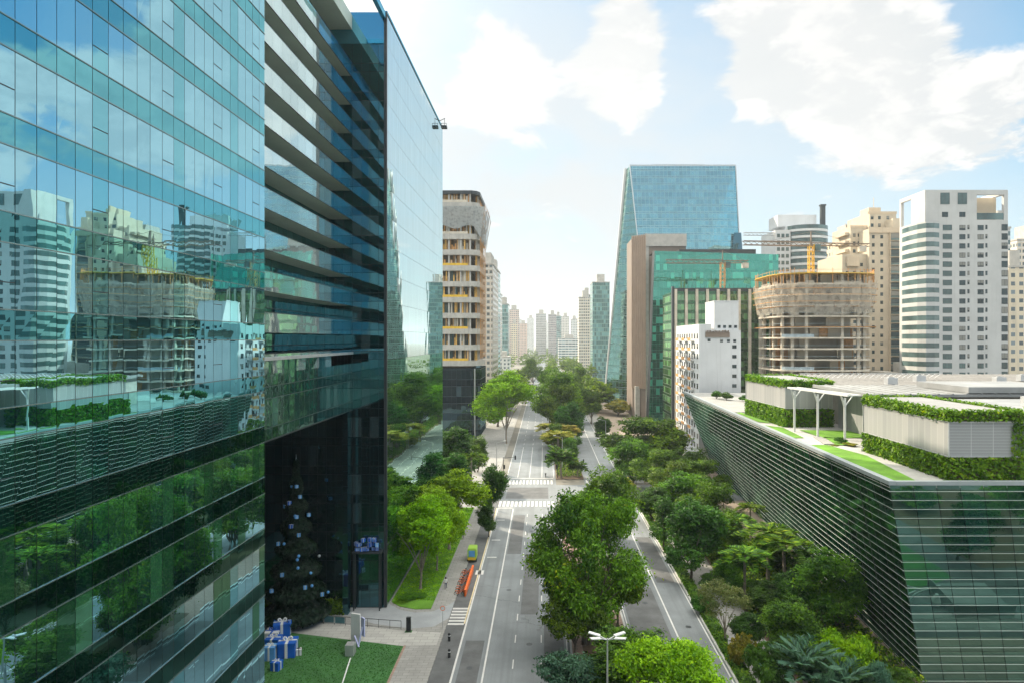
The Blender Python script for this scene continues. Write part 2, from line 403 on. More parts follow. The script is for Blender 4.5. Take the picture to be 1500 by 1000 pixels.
# ------------------------------------------------------------------ materials
M = {}
def road_mat(name, c):
    m, t = mat(name); co = t.coord()
    mp = t.n('ShaderNodeMapping', i_Scale=(.9, .012, 1)); t.put(mp.inputs[0], co)
    n = t.noise(co, .18, 5, .6); s_ = t.noise(mp.outputs[0], 1.0, 4, .6); f = t.noise(co, 9, 2)
    v = t.n('ShaderNodeTexVoronoi', feature='DISTANCE_TO_EDGE', i_Vector=t.vm('ADD', co, t.vm('SCALE', t.noise(co, .5, 4, .6, 'Color'), sc=2.5)), i_Scale=.13)
    crack = t.m('MULTIPLY', t.step(v.outputs[0], .0, .012, 1, 0), t.step(t.noise(co, .07, 2), .5, .62))
    st = t.step(t.noise(co, .6, 5, .7), .62, .78)
    col = t.mix(t.step(n, .3, .7), [x*.84 for x in c], [x*1.12 for x in c]); col = t.mix(t.step(s_, .42, .68, 0, .45), col, [x*.62 for x in c])
    col = t.mix(t.step(f, .3, .8, 0, .25), col, [x*.5 for x in c]); col = t.mix(t.m('MULTIPLY', st, .35), col, [x*.45 for x in c]); col = t.mix(t.m('MULTIPLY', crack, .7), col, [x*.35 for x in c])
    t.out(t.n('ShaderNodeBsdfPrincipled', i_Base_Color=col, i_Roughness=.85).outputs[0]); return m
def slab_mat(name, c, w=1.2, d=.6):
    m, t = mat(name); co = t.coord(); b = t.n('ShaderNodeTexBrick', i_Vector=co, i_Scale=1.0)
    b.inputs['Color1'].default_value = (*[x*.9 for x in c], 1); b.inputs['Color2'].default_value = (*[min(1, x*1.08) for x in c], 1); b.inputs['Mortar'].default_value = (*[x*.5 for x in c], 1)
    b.inputs['Mortar Size'].default_value = .022; b.inputs['Brick Width'].default_value = w; b.inputs['Row Height'].default_value = d
    col = t.mix(t.step(t.noise(co, .25, 5, .65), .42, .72, 0, .5), b.outputs[0], [x*.62 for x in c]); col = t.mix(t.step(t.noise(co, 1.6, 4, .7), .6, .8, 0, .4), col, [x*.5 for x in c])
    t.out(t.n('ShaderNodeBsdfPrincipled', i_Base_Color=col, i_Roughness=.85).outputs[0]); return m
M['asphalt'] = road_mat('asphalt', (.185, .205, .22))
M['asphalt_old'] = paint('asphalt_old', (.115, .12, .125), .85, .25, .4, fine=(14, .3))
M['marking'] = paint('marking', (.58, .58, .57), .6, .12, .8, fine=(9, .25))
M['marking_y'] = paint('marking_y', (.62, .52, .32), .6, .15, .8)
M['pave'] = slab_mat('pave', (.27, .268, .258))
M['pave_w'] = slab_mat('pave_w', (.38, .378, .36), 1.6, .8)
M['pave_red'] = slab_mat('pave_red', (.3, .21, .17), .8, .4)
M['drive'] = paint('drive', (.3, .32, .34), .8, .12, .4, fine=(6, .12))
M['kerb'] = paint('kerb', (.5, .5, .48), .8, .12, .7)
M['grass'] = paint('grass', (.12, .28, .02), .9, .35, .35, fine=(7, .45))
M['lawn'] = paint('lawn', (.045, .15, .04), .9, .25, .3, fine=(7, .4))
M['soil'] = paint('soil', (.13, .09, .06), .9, .3, .5, fine=(5, .3))
M['ground'] = paint('ground', (.2, .19, .165), .9, .35, .02, fine=(.12, .4))
M['concrete'] = paint('concrete', (.44, .42, .385), .85, .16, .5, streak=.35)
M['concrete_raw'] = paint('concrete_raw', (.56, .5, .41), .9, .18, .35, streak=.35)
M['white'] = paint('white', (.62, .63, .63), .6, .06, .3, streak=.12)
M['white_wall'] = paint('white_wall', (.56, .57, .58), .75, .06, .2, streak=.25)
M['cream'] = paint('cream', (.5, .43, .33), .8, .1, .25, streak=.25)
M['beige'] = paint('beige', (.55, .45, .33), .8, .1, .2, streak=.2)
M['tower_white'] = paint('tower_white', (.47, .475, .47), .8, .08, .2, streak=.22)
M['brown'] = paint('brown', (.2, .155, .125), .7, .1, .2)
M['tan'] = paint('tan', (.4, .29, .22), .7, .08, .2)
M['darkmetal'] = paint('darkmetal', (.03, .035, .04), .4, .15, 1)
M['steel'] = paint('steel', (.5, .51, .52), .4, .1, 1, metal=.6)
M['wire'] = paint('wire', (.46, .52, .49), .4, .05, 1)
M['roofgrey'] = paint('roofgrey', (.25, .25, .25), .7, .15, .3, streak=0, fine=(2, .2))
M['roofwhite'] = paint('roofwhite', (.26, .27, .275), .6, .22, .12, fine=(.5, .3))
M['wood'] = paint('wood', (.56, .28, .1), .8, .25, 1.0)
M['yellow'] = paint('yellow', (.68, .42, .04), .5, .15, 1)
M['orange'] = paint('orange', (.75, .14, .02), .5, .12, 1)
M['blue'] = paint('blue', (.008, .1, .46), .45, .15, 1)
M['bluelight'] = paint('bluelight', (.1, .3, .62), .5, .15, 1)
M['lime'] = paint('lime', (.3, .5, .06), .5, .12, 1)
M['black'] = paint('black', (.012, .013, .015), .5, .2, 1)
M['rubber'] = paint('rubber', (.02, .02, .02), .8, .2, 2)
M['skin'] = paint('skin', (.36, .2, .13), .6, .1, 4)
M['bark'] = paint('bark', (.13, .1, .075), .9, .3, 3, fine=(9, .3))
M['barkpale'] = paint('barkpale', (.3, .25, .2), .9, .3, 3, fine=(9, .3))
M['carpaint'] = paint('carpaint', (.75, .75, .76), .25, .03, 1)
def pane_mat(name, c, curt, amt):
    m, t = mat(name); r = t.n('ShaderNodeObjectInfo').outputs['Random']; isl = t.n('ShaderNodeNewGeometry').outputs['Random Per Island']
    x = t.m('FRACT', t.m('ADD', r, isl)); z = t.n('ShaderNodeSeparateXYZ'); t.put(z.inputs[0], t.coord())
    drop = t.m('GREATER_THAN', z.outputs[2], t.m('MULTIPLY', t.m('FRACT', t.m('MULTIPLY', x, 7.3)), 1.6))
    col = t.mix(t.step(x, 0, 1), [q*.6 for q in c], [q*1.7 for q in c])
    col = t.mix(t.m('MULTIPLY', t.m('LESS_THAN', x, amt), drop), col, curt)
    p = t.n('ShaderNodeBsdfPrincipled', i_Base_Color=col, i_Roughness=.12); p.inputs['Specular IOR Level'].default_value = .45
    t.out(p.outputs[0]); return m
M['winglass'] = pane_mat('winglass', (.02, .035, .04), (.2, .2, .18), .35)
M['winglass_b'] = paint('winglass_b', (.085, .135, .135), .1, .5, .12, spec=.5)
M['interior'] = paint('interior', (.02, .03, .03), .6, .4, .2)
M['lampglass'] = paint('lampglass', (.8, .82, .84), .3, .05, 1)
M['leaf_dark'] = leafmat('leaf_dark', (.01, .045, .01), (.055, .17, .022), (.2, .32, .03))
M['leaf_mid'] = leafmat('leaf_mid', (.016, .062, .01), (.105, .25, .02), (.3, .42, .03))
M['leaf_yel'] = leafmat('leaf_yel', (.016, .062, .01), (.13, .27, .018), (.46, .45, .03))
M['leaf_bright'] = leafmat('leaf_bright', (.06, .2, .008), (.24, .5, .015), (.5, .62, .03))
M['leaf_pale'] = leafmat('leaf_pale', (.07, .1, .04), (.17, .2, .07), (.25, .25, .1))
M['leaf_blue'] = leafmat('leaf_blue', (.03, .08, .06), (.09, .19, .14))
M['leaf_gold'] = leafmat('leaf_gold', (.1, .14, .02), (.3, .3, .05), (.42, .34, .1))
M['leaf_pine'] = leafmat('leaf_pine', (.003, .011, .007), (.009, .03, .017))

# ------------------------------------------------------------------ ground
def sheet(name, pts, z, mt, kind='structure', sub=0):
    b = MB(); b.poly([(p[0], p[1], z) for p in pts]); o = b.build(name, mt)
    o['kind'] = kind; return o
def slab(name, pts, z0, z1, mt):
    b = MB(); b.prism(pts, z0, z1); return struct(b.build(name, mt))
def rect(x0, x1, y0, y1): return [(x0, y0), (x1, y0), (x1, y1), (x0, y1)]

sheet('ground', rect(-3500, 3500, -600, 6500), 0.0, M['ground'])
sheet('road', rect(-10.2, 3.1, 20, 1500), .006, M['asphalt'])
sheet('road', rect(10.5, 20.7, 20, 1500), .006, M['asphalt'])
sheet('cross_road', rect(20.7, 260, 157.5, 174), .006, M['asphalt'])
sheet('cross_road', rect(3.1, 10.5, 157.5, 174), .006, M['asphalt'])
sheet('cross_road', rect(-260, -10.2, 157.5, 174), .006, M['asphalt'])
lay = sheet('layby', rect(-12.6, -10.2, 20, 157), .006, M['asphalt_old'])
slab('median', rect(3.1, 10.5, 20, 149), 0.0, .15, M['pave_red'])
slab('median', rect(3.1, 10.5, 181, 900), 0.0, .15, M['soil'])
for x in (3.1, 10.5):
    slab('kerb', rect(x-.0 if x < 5 else x-.25, x+.25 if x < 5 else x, 20, 149), .15, .19, M['kerb'])
sheet('planting_bed', rect(4.6, 9.4, 40, 92), .156, M['soil'])
# left pavement, grass strip, forecourt
slab('pavement', rect(-16.7, -12.6, 20, 157), 0.0, .13, M['pave'])
slab('forecourt', [(-60, 20), (-16.7, 20), (-16.7, 157), (-60, 157)], 0.0, .12, M['pave'])
lawnp = [G(592, 947), (-16.9, 45), (-21.6, 45), (-21.6, 53), (-45, 53), (-45, 90), G(383, 917)]
lawnp = [(-16.9, 82.2), (-46, 89.5), (-46, 53.4), (-21.4, 53.4), (-21.4, 45), (-16.9, 45)]
sheet('lawn', lawnp, .128, M['lawn'])
slab('kerb', [(-16.9, 45), (-16.65, 45), (-16.65, 82.3), (-16.9, 82.2)], .12, .2, M['pave_red'])
sheet('path', [(-16.9, 82.2), (-13.0, 82.5), (-13.0, 86.0), (-18, 86.6), (-46, 94), (-46, 89.6)], .136, M['pave_w'])
drv = [G(513, 868), G(556, 868), (-21.4, 95.5), G(585, 897.5), G(632, 897), G(655, 888), (-12.6, 96), (-12.6, 89.5), G(640, 920), G(600, 923), G(540, 912), (-26.0, 91.5)]
drv = [(-31, 99.5), (-24, 99.5), (-21.5, 95.2), (-19.6, 93.2), (-17.5, 92.3), (-15.2, 92.6), (-13.2, 95.0), (-12.6, 96.5), (-12.6, 90.5), (-14.2, 87.8), (-17, 87.2), (-22, 88.6), (-26.2, 91.2), (-31, 93.5)]
sheet('driveway', list(reversed(drv)), .141, M['drive'])
gs = [(-21.5, 96.2), (-20.0, 94.4), (-17.6, 93.4), (-15.5, 93.5), (-15.3, 150), (-21.5, 150)]
slab('grass_strip', gs, .12, .2, M['grass'])
slab('pavement', [(-24.5, 174), (-12.4, 174), (-12.4, 700), (-24.5, 700)], 0.0, .13, M['pave'])
sheet('forecourt', [(-80, 176), (-24.5, 176), (-24.5, 258), (-80, 258)], .05, M['pave'])
# right side
slab('grass_strip', rect(20.95, 22.6, 20, 150), 0.0, .17, M['grass'])
slab('kerb', rect(20.7, 20.95, 20, 150), 0.0, .16, M['kerb'])
slab('pavement', rect(22.6, 27.2, 20, 156), 0.0, .13, M['pave'])
slab('planting_bed', rect(27.2, 38.5, 20, 140), 0.0, .14, M['soil'])
pz = slab_mat('plaza_stone', (.31, .25, .2), 1.5, 1.5)
slab('plaza', [(38.5, 66), (60, 66), (60, 156), (27.2, 156), (27.2, 140.2), (38.5, 140.2)], 0.0, .13, pz)
slab('pavement', rect(20.7, 26, 176, 700), 0.0, .13, M['pave'])
sheet('plaza', rect(26, 120, 176, 196), .06, pz)
sheet('plaza', rect(26, 130, 262, 400), .06, pz)
# the plaza in front of the wedge building (seen mirrored in its glass)
sheet('forecourt', rect(38.5, 130, 10, 65.9), .05, M['asphalt_old'])
sheet('lawn', [(52, 30), (120, 26), (120, 46), (60, 52)], .06, M['soil'])
sheet('lawn', [(40, 44), (50, 38), (55, 54), (41, 60)], .06, M['lawn'])
sheet('path', [(62, 20), (120, 14), (120, 18), (62, 25)], .066, M['pave'])
sheet('path', [(39, 61.5), (120, 62.5), (120, 65), (39, 65)], .066, M['pave'])

# road markings
def stripe(x, y0, y1, w=.14, m='marking', z=.012, name='lane_marking'):
    b = MB(); b.quad((x-w/2, y0, z), (x+w/2, y0, z), (x+w/2, y1, z), (x-w/2, y1, z)); return struct(b.build(name, M[m]))
def dashes(x, y0, y1, on, off, w=.13):
    b = MB(); y = y0
    while y < y1:
        b.quad((x-w/2, y, .012), (x+w/2, y, .012), (x+w/2, y+on, .012), (x-w/2, y+on, .012)); y += on+off
    return struct(b.build('lane_marking', M['marking']))
stripe(-10.15, 20, 150, .22); stripe(-6.75, 20, 149.5, .2); stripe(2.75, 20, 149, .13)
dashes(-3.55, 24, 148, 2.2, 4.4); dashes(-.35, 24, 148, 2.2, 4.4)
stripe(-10.4, 89, 150, .18, 'marking_y')
stripe(16.7, 20, 149, .2); stripe(20.45, 20, 150, .16); stripe(10.8, 20, 149, .14)
for x in (-7.1, -3.9, -.6): stripe(x, 183.5, 235, .14)
stripe(2.6, 183.5, 700, .13); stripe(-10.0, 183.5, 700, .16); stripe(16.5, 183.5, 300, .18); stripe(20.3, 183.5, 700, .15)
for x in (-7.1, -3.9, -.6): dashes(x, 240, 700, 4, 7)
dashes(13.6, 310, 700, 4, 7); dashes(16.9, 310, 700, 4, 7)
def crosswalk(x0, x1, y0, y1, n, along='x'):
    b = MB(); st = (x1-x0)/n
    for i in range(n):
        a = x0+i*st; b.quad((a, y0, .012), (a+st*.55, y0, .012), (a+st*.55, y1, .012), (a, y1, .012))
    return struct(b.build('crosswalk', M['marking']))
crosswalk(-10.2, 2.6, 151.6, 156.4, 14); crosswalk(-10, 2.6, 175, 180, 14)
crosswalk(10.9, 20.3, 175, 180, 10); crosswalk(10.9, 20.3, 151.6, 156.4, 10)
stripe2 = MB(); stripe2.quad((-10.1, 182.2, .012), (2.5, 182.2, .012), (2.5, 182.7, .012), (-10.1, 182.7, .012)); stripe2.quad((-10.1, 150, .012), (-6.9, 150, .012), (-6.9, 150.45, .012), (-10.1, 150.45, .012))
stripe2.quad((10.8, 150, .012), (20.3, 150, .012), (20.3, 150.4, .012), (10.8, 150.4, .012))
struct(stripe2.build('stop_line', M['marking']))
zb = MB()
for i in range(6):
    y = 88.6+i*1.02; zb.quad((-12.55, y, .012), (-10.45, y, .012), (-10.45, y+.58, .012), (-12.55, y+.58, .012))
struct(zb.build('crosswalk', M['marking']))
bp = MB()
bp.quad((-10.9, 107.6, .012), (-9.6, 107.6, .012), (-9.6, 109.6, .012), (-10.9, 109.6, .012))
for y in (116, 126, 140): bp.quad((-9.7, y, .012), (-8.1, y, .012), (-8.1, y+.4, .012), (-9.7, y+.4, .012))
struct(bp.build('lane_marking', M['marking']))
for (x0, x1, y0, y1) in ((-9.6, -7.3, 60, 84), (-3.2, -.8, 92, 118), (-6.4, -4.0, 118, 144), (11.2, 15.9, 84, 102), (.0, 2.4, 74, 90), (-9, 1, 159, 171), (17.2, 19.9, 104, 128)):
    sheet('asphalt_patch', rect(x0, x1, y0, y1), .009, M['asphalt_old'])
for (x, y) in ((-8.4, 77), (-5.2, 101), (-1.8, 83), (14.2, 96), (18.6, 88), (-2.5, 132)):
    b = MB(); b.lathe((x, y, .009), [(.001, 0), (.38, 0), (.38, .004), (.3, .004)], 0, 14); struct(b.build('manhole_cover', M['darkmetal']))
# ------------------------------------------------------------------ the big mirrored office building on the left
GV = mirror_glass('glass_vision', (.36, .67, .8), (.012, .05, .042), .80, .008, .0045, .3, .035)
GS = mirror_glass('glass_spandrel', (.17, .5, .58), (.006, .028, .03), .80, .008, .0045, .3, .04)
GC = mirror_glass('glass_column', (.24, .58, .68), (.008, .035, .034), .80, .008, .0045, .3, .04)
GB = mirror_glass('glass_blind', (.12, .28, .21), (.022, .085, .042), .5, .01, .005, .3)
GVL = mirror_glass('glass_vision_low', (.075, .19, .145), (.004, .024, .015), .6, .008, .005, .3, .06)  # lower glazing: the dark of shaded-tree reflections is put into these tints
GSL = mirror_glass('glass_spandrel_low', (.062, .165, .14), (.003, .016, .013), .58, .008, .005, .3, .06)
GF = mirror_glass('glass_far_wing', (.7, .85, .88), (.01, .04, .045), .88, .008, .004, .3, .02)
GD = mirror_glass('glass_dark', (.12, .3, .36), (.004, .012, .016), .55, .01, .006, .4)
GBAL = mirror_glass('glass_balustrade', (.62, .78, .8), (.3, .37, .37), .7, .02, .006, .4)
GBLU = mirror_glass('glass_blue', (.2, .52, .68), (.03, .15, .22), .75, .02, .006, .4)
GSOF = paint('soffit', (.46, .56, .53), .6, .1, .2)
office = thing('glass_office_building', 'huge mirrored teal glass office block with a cut-out portal, filling the near side', 'office building', (-21.7, 53, 0))
def ob(b, name, mats, par=None):
    o = b.build(name, mats, par or office); o.matrix_parent_inverse = Matrix.Translation((21.7, -53, 0)) if (par is None or par is office) else Matrix()
    return o
FX = -21.7; TOP = 82.0
def pane_wall(b, x, ys, zs, jit=.0028):
    """panes facing +X between the y joints and z joints, each slightly out of true"""
    for i in range(len(ys)-1):
        for (z0, z1, kind) in zs:
            y0, y1, col = ys[i][0], ys[i+1][0], ys[i][1]
            m = kind
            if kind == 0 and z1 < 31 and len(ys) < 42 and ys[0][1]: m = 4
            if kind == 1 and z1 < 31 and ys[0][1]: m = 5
            if kind == 0 and col and m != 4: m = 2
            elif kind == 0 and z1 < 31 and ys[0][1] and random.random() < .2: m = 3
            j = [random.uniform(-jit, jit) for _ in range(4)]
            g = .018
            b.quad((x+j[0], y0+g, z0+g), (x+j[1], y1-g, z0+g), (x+j[2], y1-g, z1-g), (x+j[3], y0+g, z1-g), m)
zs = []
z = 2.65
zs.append((.2, 1.4, 1)); zs.append((1.4, 2.65, 0))
while z < TOP-1:
    top = min(z+3.95, TOP)
    zs.append((z, z+2.7, 0)); zs.append((z+2.7, top, 1)); z += 3.95
ys = []; y = 11.2-7.2
while y < 53.0:
    ys.append((y, True)); 
    for k in range(1, 6): ys.append((y+1.2*k, False))
    y += 7.2
ys = [q for q in ys if q[0] < 52.4]+[(53.0, False)]
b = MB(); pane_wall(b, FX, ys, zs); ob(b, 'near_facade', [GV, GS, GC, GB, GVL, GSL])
# operable vents: thin outlines on some panes
b = MB()
for i in range(4, len(ys)-2, 5):
    for (z0, z1, kind) in zs:
        if kind == 0 and z0 > 30:
            yy0, yy1 = ys[i][0]+.05, ys[i+1][0]-.05
            for zz in (z0+1.1,): b.box(FX+.007, FX+.02, yy0, yy1, zz-.02, zz+.02)
ob(b, 'vent_frames', M['darkmetal'])
b = MB()
b.box(-60, FX-.06, 4.0, 52.99, .1, TOP-.05); ob(b, 'near_wing', M['black'])
b = MB(); b.wall((FX-.03, 53.0), (-60, 53.0), .2, TOP, 0, 0); ob(b, 'end_wall', [curtain('end_glass', (.35, .6, .66), (.2, .45, .5), (.006, .02, .02), (.1, .13, .14), 1.2, 3.95, .32, .05, .06, .65)])
b = MB()
for (z0, z1, kind) in zs:
    if kind == 1 and z0 > 1: 
        b.box(FX+.006, FX+.045, 4.0, 53.02, z0-.025, z0+.025); b.box(FX+.006, FX+.045, 4.0, 53.02, z1-.025, z1+.025)
ob(b, 'ledge_lines', paint('ledge', (.25, .33, .34), .25, .1, 1, metal=.8))

# set-back balconies between the two wings
BX = -26.5; BY0, BY1, BS = 53.0, 94.0, 85.0
fas = [65.3+3.95*k for k in range(4, -9, -1)]
bal_front = MB(); b = bal_front
WD = curtain('recess_glass', (.3, .56, .6), (.2, .42, .48), (.006, .03, .032), (.02, .04, .045), 1.5, 3.95, .2, .06, .1, .7)
b = MB(); b.wall((BX-3.0, BY0), (BX-3.0, BY1), 35.2, TOP, 0, 0); ob(b, 'recess_wall', WD)
for k, zb_ in enumerate(fas):
    if zb_ > 76.5: continue
    deep = (k == 2)   # one missing floor: a double-height terrace
    b = MB()
    b.box(BX-2.98, BX-.04, BY0+.02, BY1-.02, zb_+.02, zb_+.3, 0)
    sl_ = ob(b, 'balcony', [GSOF])
    b = MB()
    n = 14
    for i in range(n):
        y0 = BY0+(BS-BY0)*i/n; y1 = BY0+(BS-BY0)*(i+1)/n
        b.quad((BX+random.uniform(-.003, .003), y0+.012, zb_), (BX+random.uniform(-.003, .003), y1-.012, zb_), (BX+random.uniform(-.003, .003), y1-.012, zb_+1.9), (BX, y0+.012, zb_+1.9), 0)
    for i in range(3):
        y0 = BS+(BY1-BS)*i/3; y1 = BS+(BY1-BS)*(i+1)/3-.02
        b.quad((BX, y0+.012, zb_), (BX, y1-.012, zb_), (BX, y1-.012, zb_+1.9), (BX, y0+.012, zb_+1.9), 1)
    b.box(BX-.1, BX+.02, BY0+.02, BY1-.02, zb_+1.9, zb_+1.96, 2); b.box(BX-.1, BX-.02, BY0+.02, BY1-.02, zb_-.02, zb_+.02, 2)
    o = b.build('balustrade', [GBAL, GBLU, M['darkmetal']], sl_)
# roof line of the recess and the dark roof frame over it
b = MB()
b.box(BX-3.4, BX+.06, BY0+.02, BY1-.02, 79.6, 81.6); ob(b, 'recess_roof', GSOF)
b = MB(); b.box(-60, -29.6, BY0+.03, BY1-.03, 35.2, 83.2); ob(b, 'middle_block', M['black'])
b = MB()
for y in (70, 78, 86): 
    b.box(BX+.1, FX-.1, y, y+.5, 81.0, 81.6); 
b.box(FX-.6, FX-.05, 62, 93.9, 81.0, 81.9)
ob(b, 'roof_frame', GBLU)

# bridge over the portal
BR = curtain('bridge_glass', (.34, .6, .6), (.2, .42, .43), (.01, .03, .028), (.03, .05, .05), 1.5, 4.0, .3, .05, .08, .62, .01, .02, v0=27.3)
b = MB(); b.wall((BX, BY0), (BX, BY1), 27.3, 35.0, 0, 0); ob(b, 'bridge', BR)
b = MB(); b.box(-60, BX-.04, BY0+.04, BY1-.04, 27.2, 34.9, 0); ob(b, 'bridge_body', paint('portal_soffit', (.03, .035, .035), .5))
b = MB(); b.box(BX-.6, BX+.25, BY0+.02, BY1-.02, 35.0, 35.32); ob(b, 'bridge_ledge', M['steel'])
# portal: back wall, pillar
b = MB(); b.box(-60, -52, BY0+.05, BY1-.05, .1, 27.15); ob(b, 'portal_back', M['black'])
b = MB(); b.box(-27.0, -26.3, 91.5, 92.7, .1, 27.25); ob(b, 'pillar', [GD])

# far wing
b = MB(); b.box(-60, FX-.05, BY1+.04, 145.95, .1, TOP-.05); ob(b, 'far_wing', M['black'])
ysf = [(BY1+1.3*i, False) for i in range(41)]; ysf[-1] = (146.0, False)
zsf = [(.25, 2.65, 0)]; z = 2.65
while z < TOP-1:
    zsf.append((z, min(z+3.95, TOP), 0)); z += 3.95
b = MB(); pane_wall(b, FX, ysf, [q if q[0] > 31 else (q[0], q[1], 1) for q in zsf], .002); ob(b, 'street_facade', [GF, mirror_glass('glass_far_low', (.5, .72, .62), (.008, .03, .028), .82, .008, .004, .3, .03), GC, GB])
FW = curtain('far_wing_front', (.16, .38, .44), (.1, .27, .33), (.002, .01, .012), (.008, .012, .016), 1.2, 3.95, .3, .04, .06, .5, .003, .004, v0=2.65)
b = MB(); b.wall((-60, BY1), (FX, BY1), .2, 77.6, 0, 0); ob(b, 'front_facade', FW)
b = MB(); b.wall((-30, BY1), (FX, BY1), 77.65, TOP, 0, 0); ob(b, 'roof_glass', GBLU)
b = MB(); b.box(FX-.35, FX+.05, BY1-.05, BY1+.3, .2, TOP+.05); ob(b, 'corner_trim', M['darkmetal'])
b = MB(); b.box(FX-.3, FX+.04, BY1+.31, 146.03, TOP, TOP+.35); ob(b, 'parapet', GC)
b = MB()
b.bar((FX-.2, 142, TOP+.3), (FX+1.1, 142, TOP+.9), .07, 0, 6); b.box(FX+.35, FX+1.5, 141.4, 142.6, TOP-1.2, TOP-.7, 0); b.bar((FX+1.0, 142, TOP+.9), (FX+1.0, 142, TOP-.7), .05, 0, 6)
b.bar((FX+.3, 141.5, TOP-.3), (FX+1.5, 141.5, TOP-.3), .05, 0, 6); b.bar((FX+.4, 141.5, TOP-.7), (FX+.4, 141.5, TOP-.3), .04, 0, 6); b.bar((FX+1.45, 141.5, TOP-.7), (FX+1.45, 141.5, TOP-.3), .04, 0, 6)
tag(b.build('cleaning_cradle', M['darkmetal']), 'small dark window-cleaning cradle hanging from the roof corner of the mirrored block', 'cradle')

# ------------------------------------------------------------------ wedge building with cables on the right
ZR = 22.0
TA = (35.6, 70.4); TB = (39.3, 193.0); TC = (118, 70.4); TD = (118, 193)
BA = (40.7, 73.3); BB = (48.0, 193.0); BC = (118, 73.3)
wedge = thing('wedge_glass_building', 'low leaning green mirror-glass building wrapped in white cables, with a garden on its roof', 'building', (41.6, 76.2, 0))
WI = Matrix.Translation((-41.6, -76.2, 0))
def wb(b, name, mats):
    o = b.build(name, mats, wedge); o.matrix_parent_inverse = WI; return o
GW = mirror_glass('wedge_glass', (.1, .26, .18), (.004, .022, .015), .42, .012, .02, .3, .25)
GW2 = mirror_glass('wedge_glass_front', (.24, .44, .39), (.008, .042, .036), .58, .012, .008, .3, .12)
def lerp(a, c, f): return tuple(a[i]+(c[i]-a[i])*f for i in range(len(a)))
def lean(name, A0, A1, B0, B1, nu, nv, mt, jit):
    """A = top edge ends, B = bottom edge ends (x, y)"""
    b = MB()
    for i in range(nu):
        for j in range(nv):
            P = []
            for (fu, fv) in ((i/nu+.0004, j/nv+.001), ((i+1)/nu-.0004, j/nv+.001), ((i+1)/nu-.0004, (j+1)/nv-.001), (i/nu+.0004, (j+1)/nv-.001)):
                bt = lerp(B0, B1, fu); tp = lerp(A0, A1, fu); q = lerp(bt, tp, fv)
                P.append((q[0]+random.uniform(-jit, jit), q[1]+random.uniform(-jit, jit), .15+(ZR-.15)*fv))
            b.quad(*P, 0)
    return wb(b, name, [mt])
lean('side_glass', TA, TB, BA, BB, 62, 8, GW, .012)
lean('front_glass', TA, TC, BA, BC, 34, 6, GW2, .003)
b = MB()
n = 23
for j in range(n):
    f = (j+.35)/n; z = .15+(ZR-.15)*f
    a = lerp(BA, TA, f); c = lerp(BB, TB, f); e = lerp(BC, TC, f)
    b.bar((a[0]-.1, a[1]-.1, z), (c[0]-.1, c[1], z), .023, 0, 5); b.bar((a[0]-.22, a[1]-.2, z), (e[0], e[1]-.12, z), .028, 0, 5)
wb(b, 'cables', M['wire'])
b = MB()
for i in range(1, 16):
    fu = i/16; bt = lerp(BA, BB, fu); tp = lerp(TA, TB, fu)
    b.bar((bt[0]-.12, bt[1], .2), (tp[0]-.12, tp[1], ZR-.1), .035, 0, 4)
wb(b, 'mullions', M['darkmetal'])
# dark body just inside the glass
b = MB(); i = .25
lo = [(BA[0]+i, BA[1]+i), (BC[0], BC[1]+i), (118, 192.8), (BB[0]+i, 192.8)]; hi = [(TA[0]+i, TA[1]+i), (TC[0], TC[1]+i), (118, 192.8), (TB[0]+i, 192.8)]
for k in range(4):
    k2 = (k+1) % 4; b.quad((*lo[k], .1), (*lo[k2], .1), (*hi[k2], ZR-.3), (*hi[k], ZR-.3))
wb(b, 'body', M['black'])
b = MB(); b.prism([(TA[0]+.05, TA[1]+.05), (118, TA[1]+.05), (118, 192.9), (TB[0]+.05, 192.9)], ZR-.28, ZR); wb(b, 'roof_deck', M['pave_w'])
b = MB()
def edge(p, q, w, z0, z1, side):
    d = Vector((q[0]-p[0], q[1]-p[1])).normalized(); nn = Vector((-d.y, d.x))*w*side
    pts = [p, q, (q[0]+nn.x, q[1]+nn.y), (p[0]+nn.x, p[1]+nn.y)]
    if side < 0: pts.reverse()
    b.prism(pts, z0, z1)
edge((TA[0]-.05, TA[1]-.0), (TB[0]-.05, TB[1]), .75, ZR+.003, ZR+.42, -1); edge((TA[0]+.72, TA[1]-.05), (118, TA[1]-.05), .6, ZR+.003, ZR+.4, 1)
wb(b, 'parapet', paint('parapet_metal', (.3, .34, .36), .45, .1, .3, metal=.3))
b = MB()
for pts in ([(36.6, 71.6), (39.3, 71.6), (41.6, 88), (40.2, 97), (37.0, 97)], [(41.5, 97), (44, 96), (45, 104), (43.0, 105)], [(42.5, 104), (52, 104), (52, 112), (42.2, 113)], [(37.6, 104), (39.6, 104), (40.6, 116), (38.2, 120)], [(38.9, 124), (40.6, 122), (40.6, 140), (39.4, 140)]):
    b.poly([(p[0], p[1], ZR+.09) for p in pts])
wb(b, 'roof_lawn', M['grass'])
b = MB()
for pts in ([(40.0, 97.5), (41.3, 97.5), (42.6, 105), (41.4, 105)], [(38.9, 140), (52, 140), (52, 190), (39.8, 190)]):
    b.prism(pts, ZR+.004, ZR+.14)
wb(b, 'planting_bed', M['pave'])

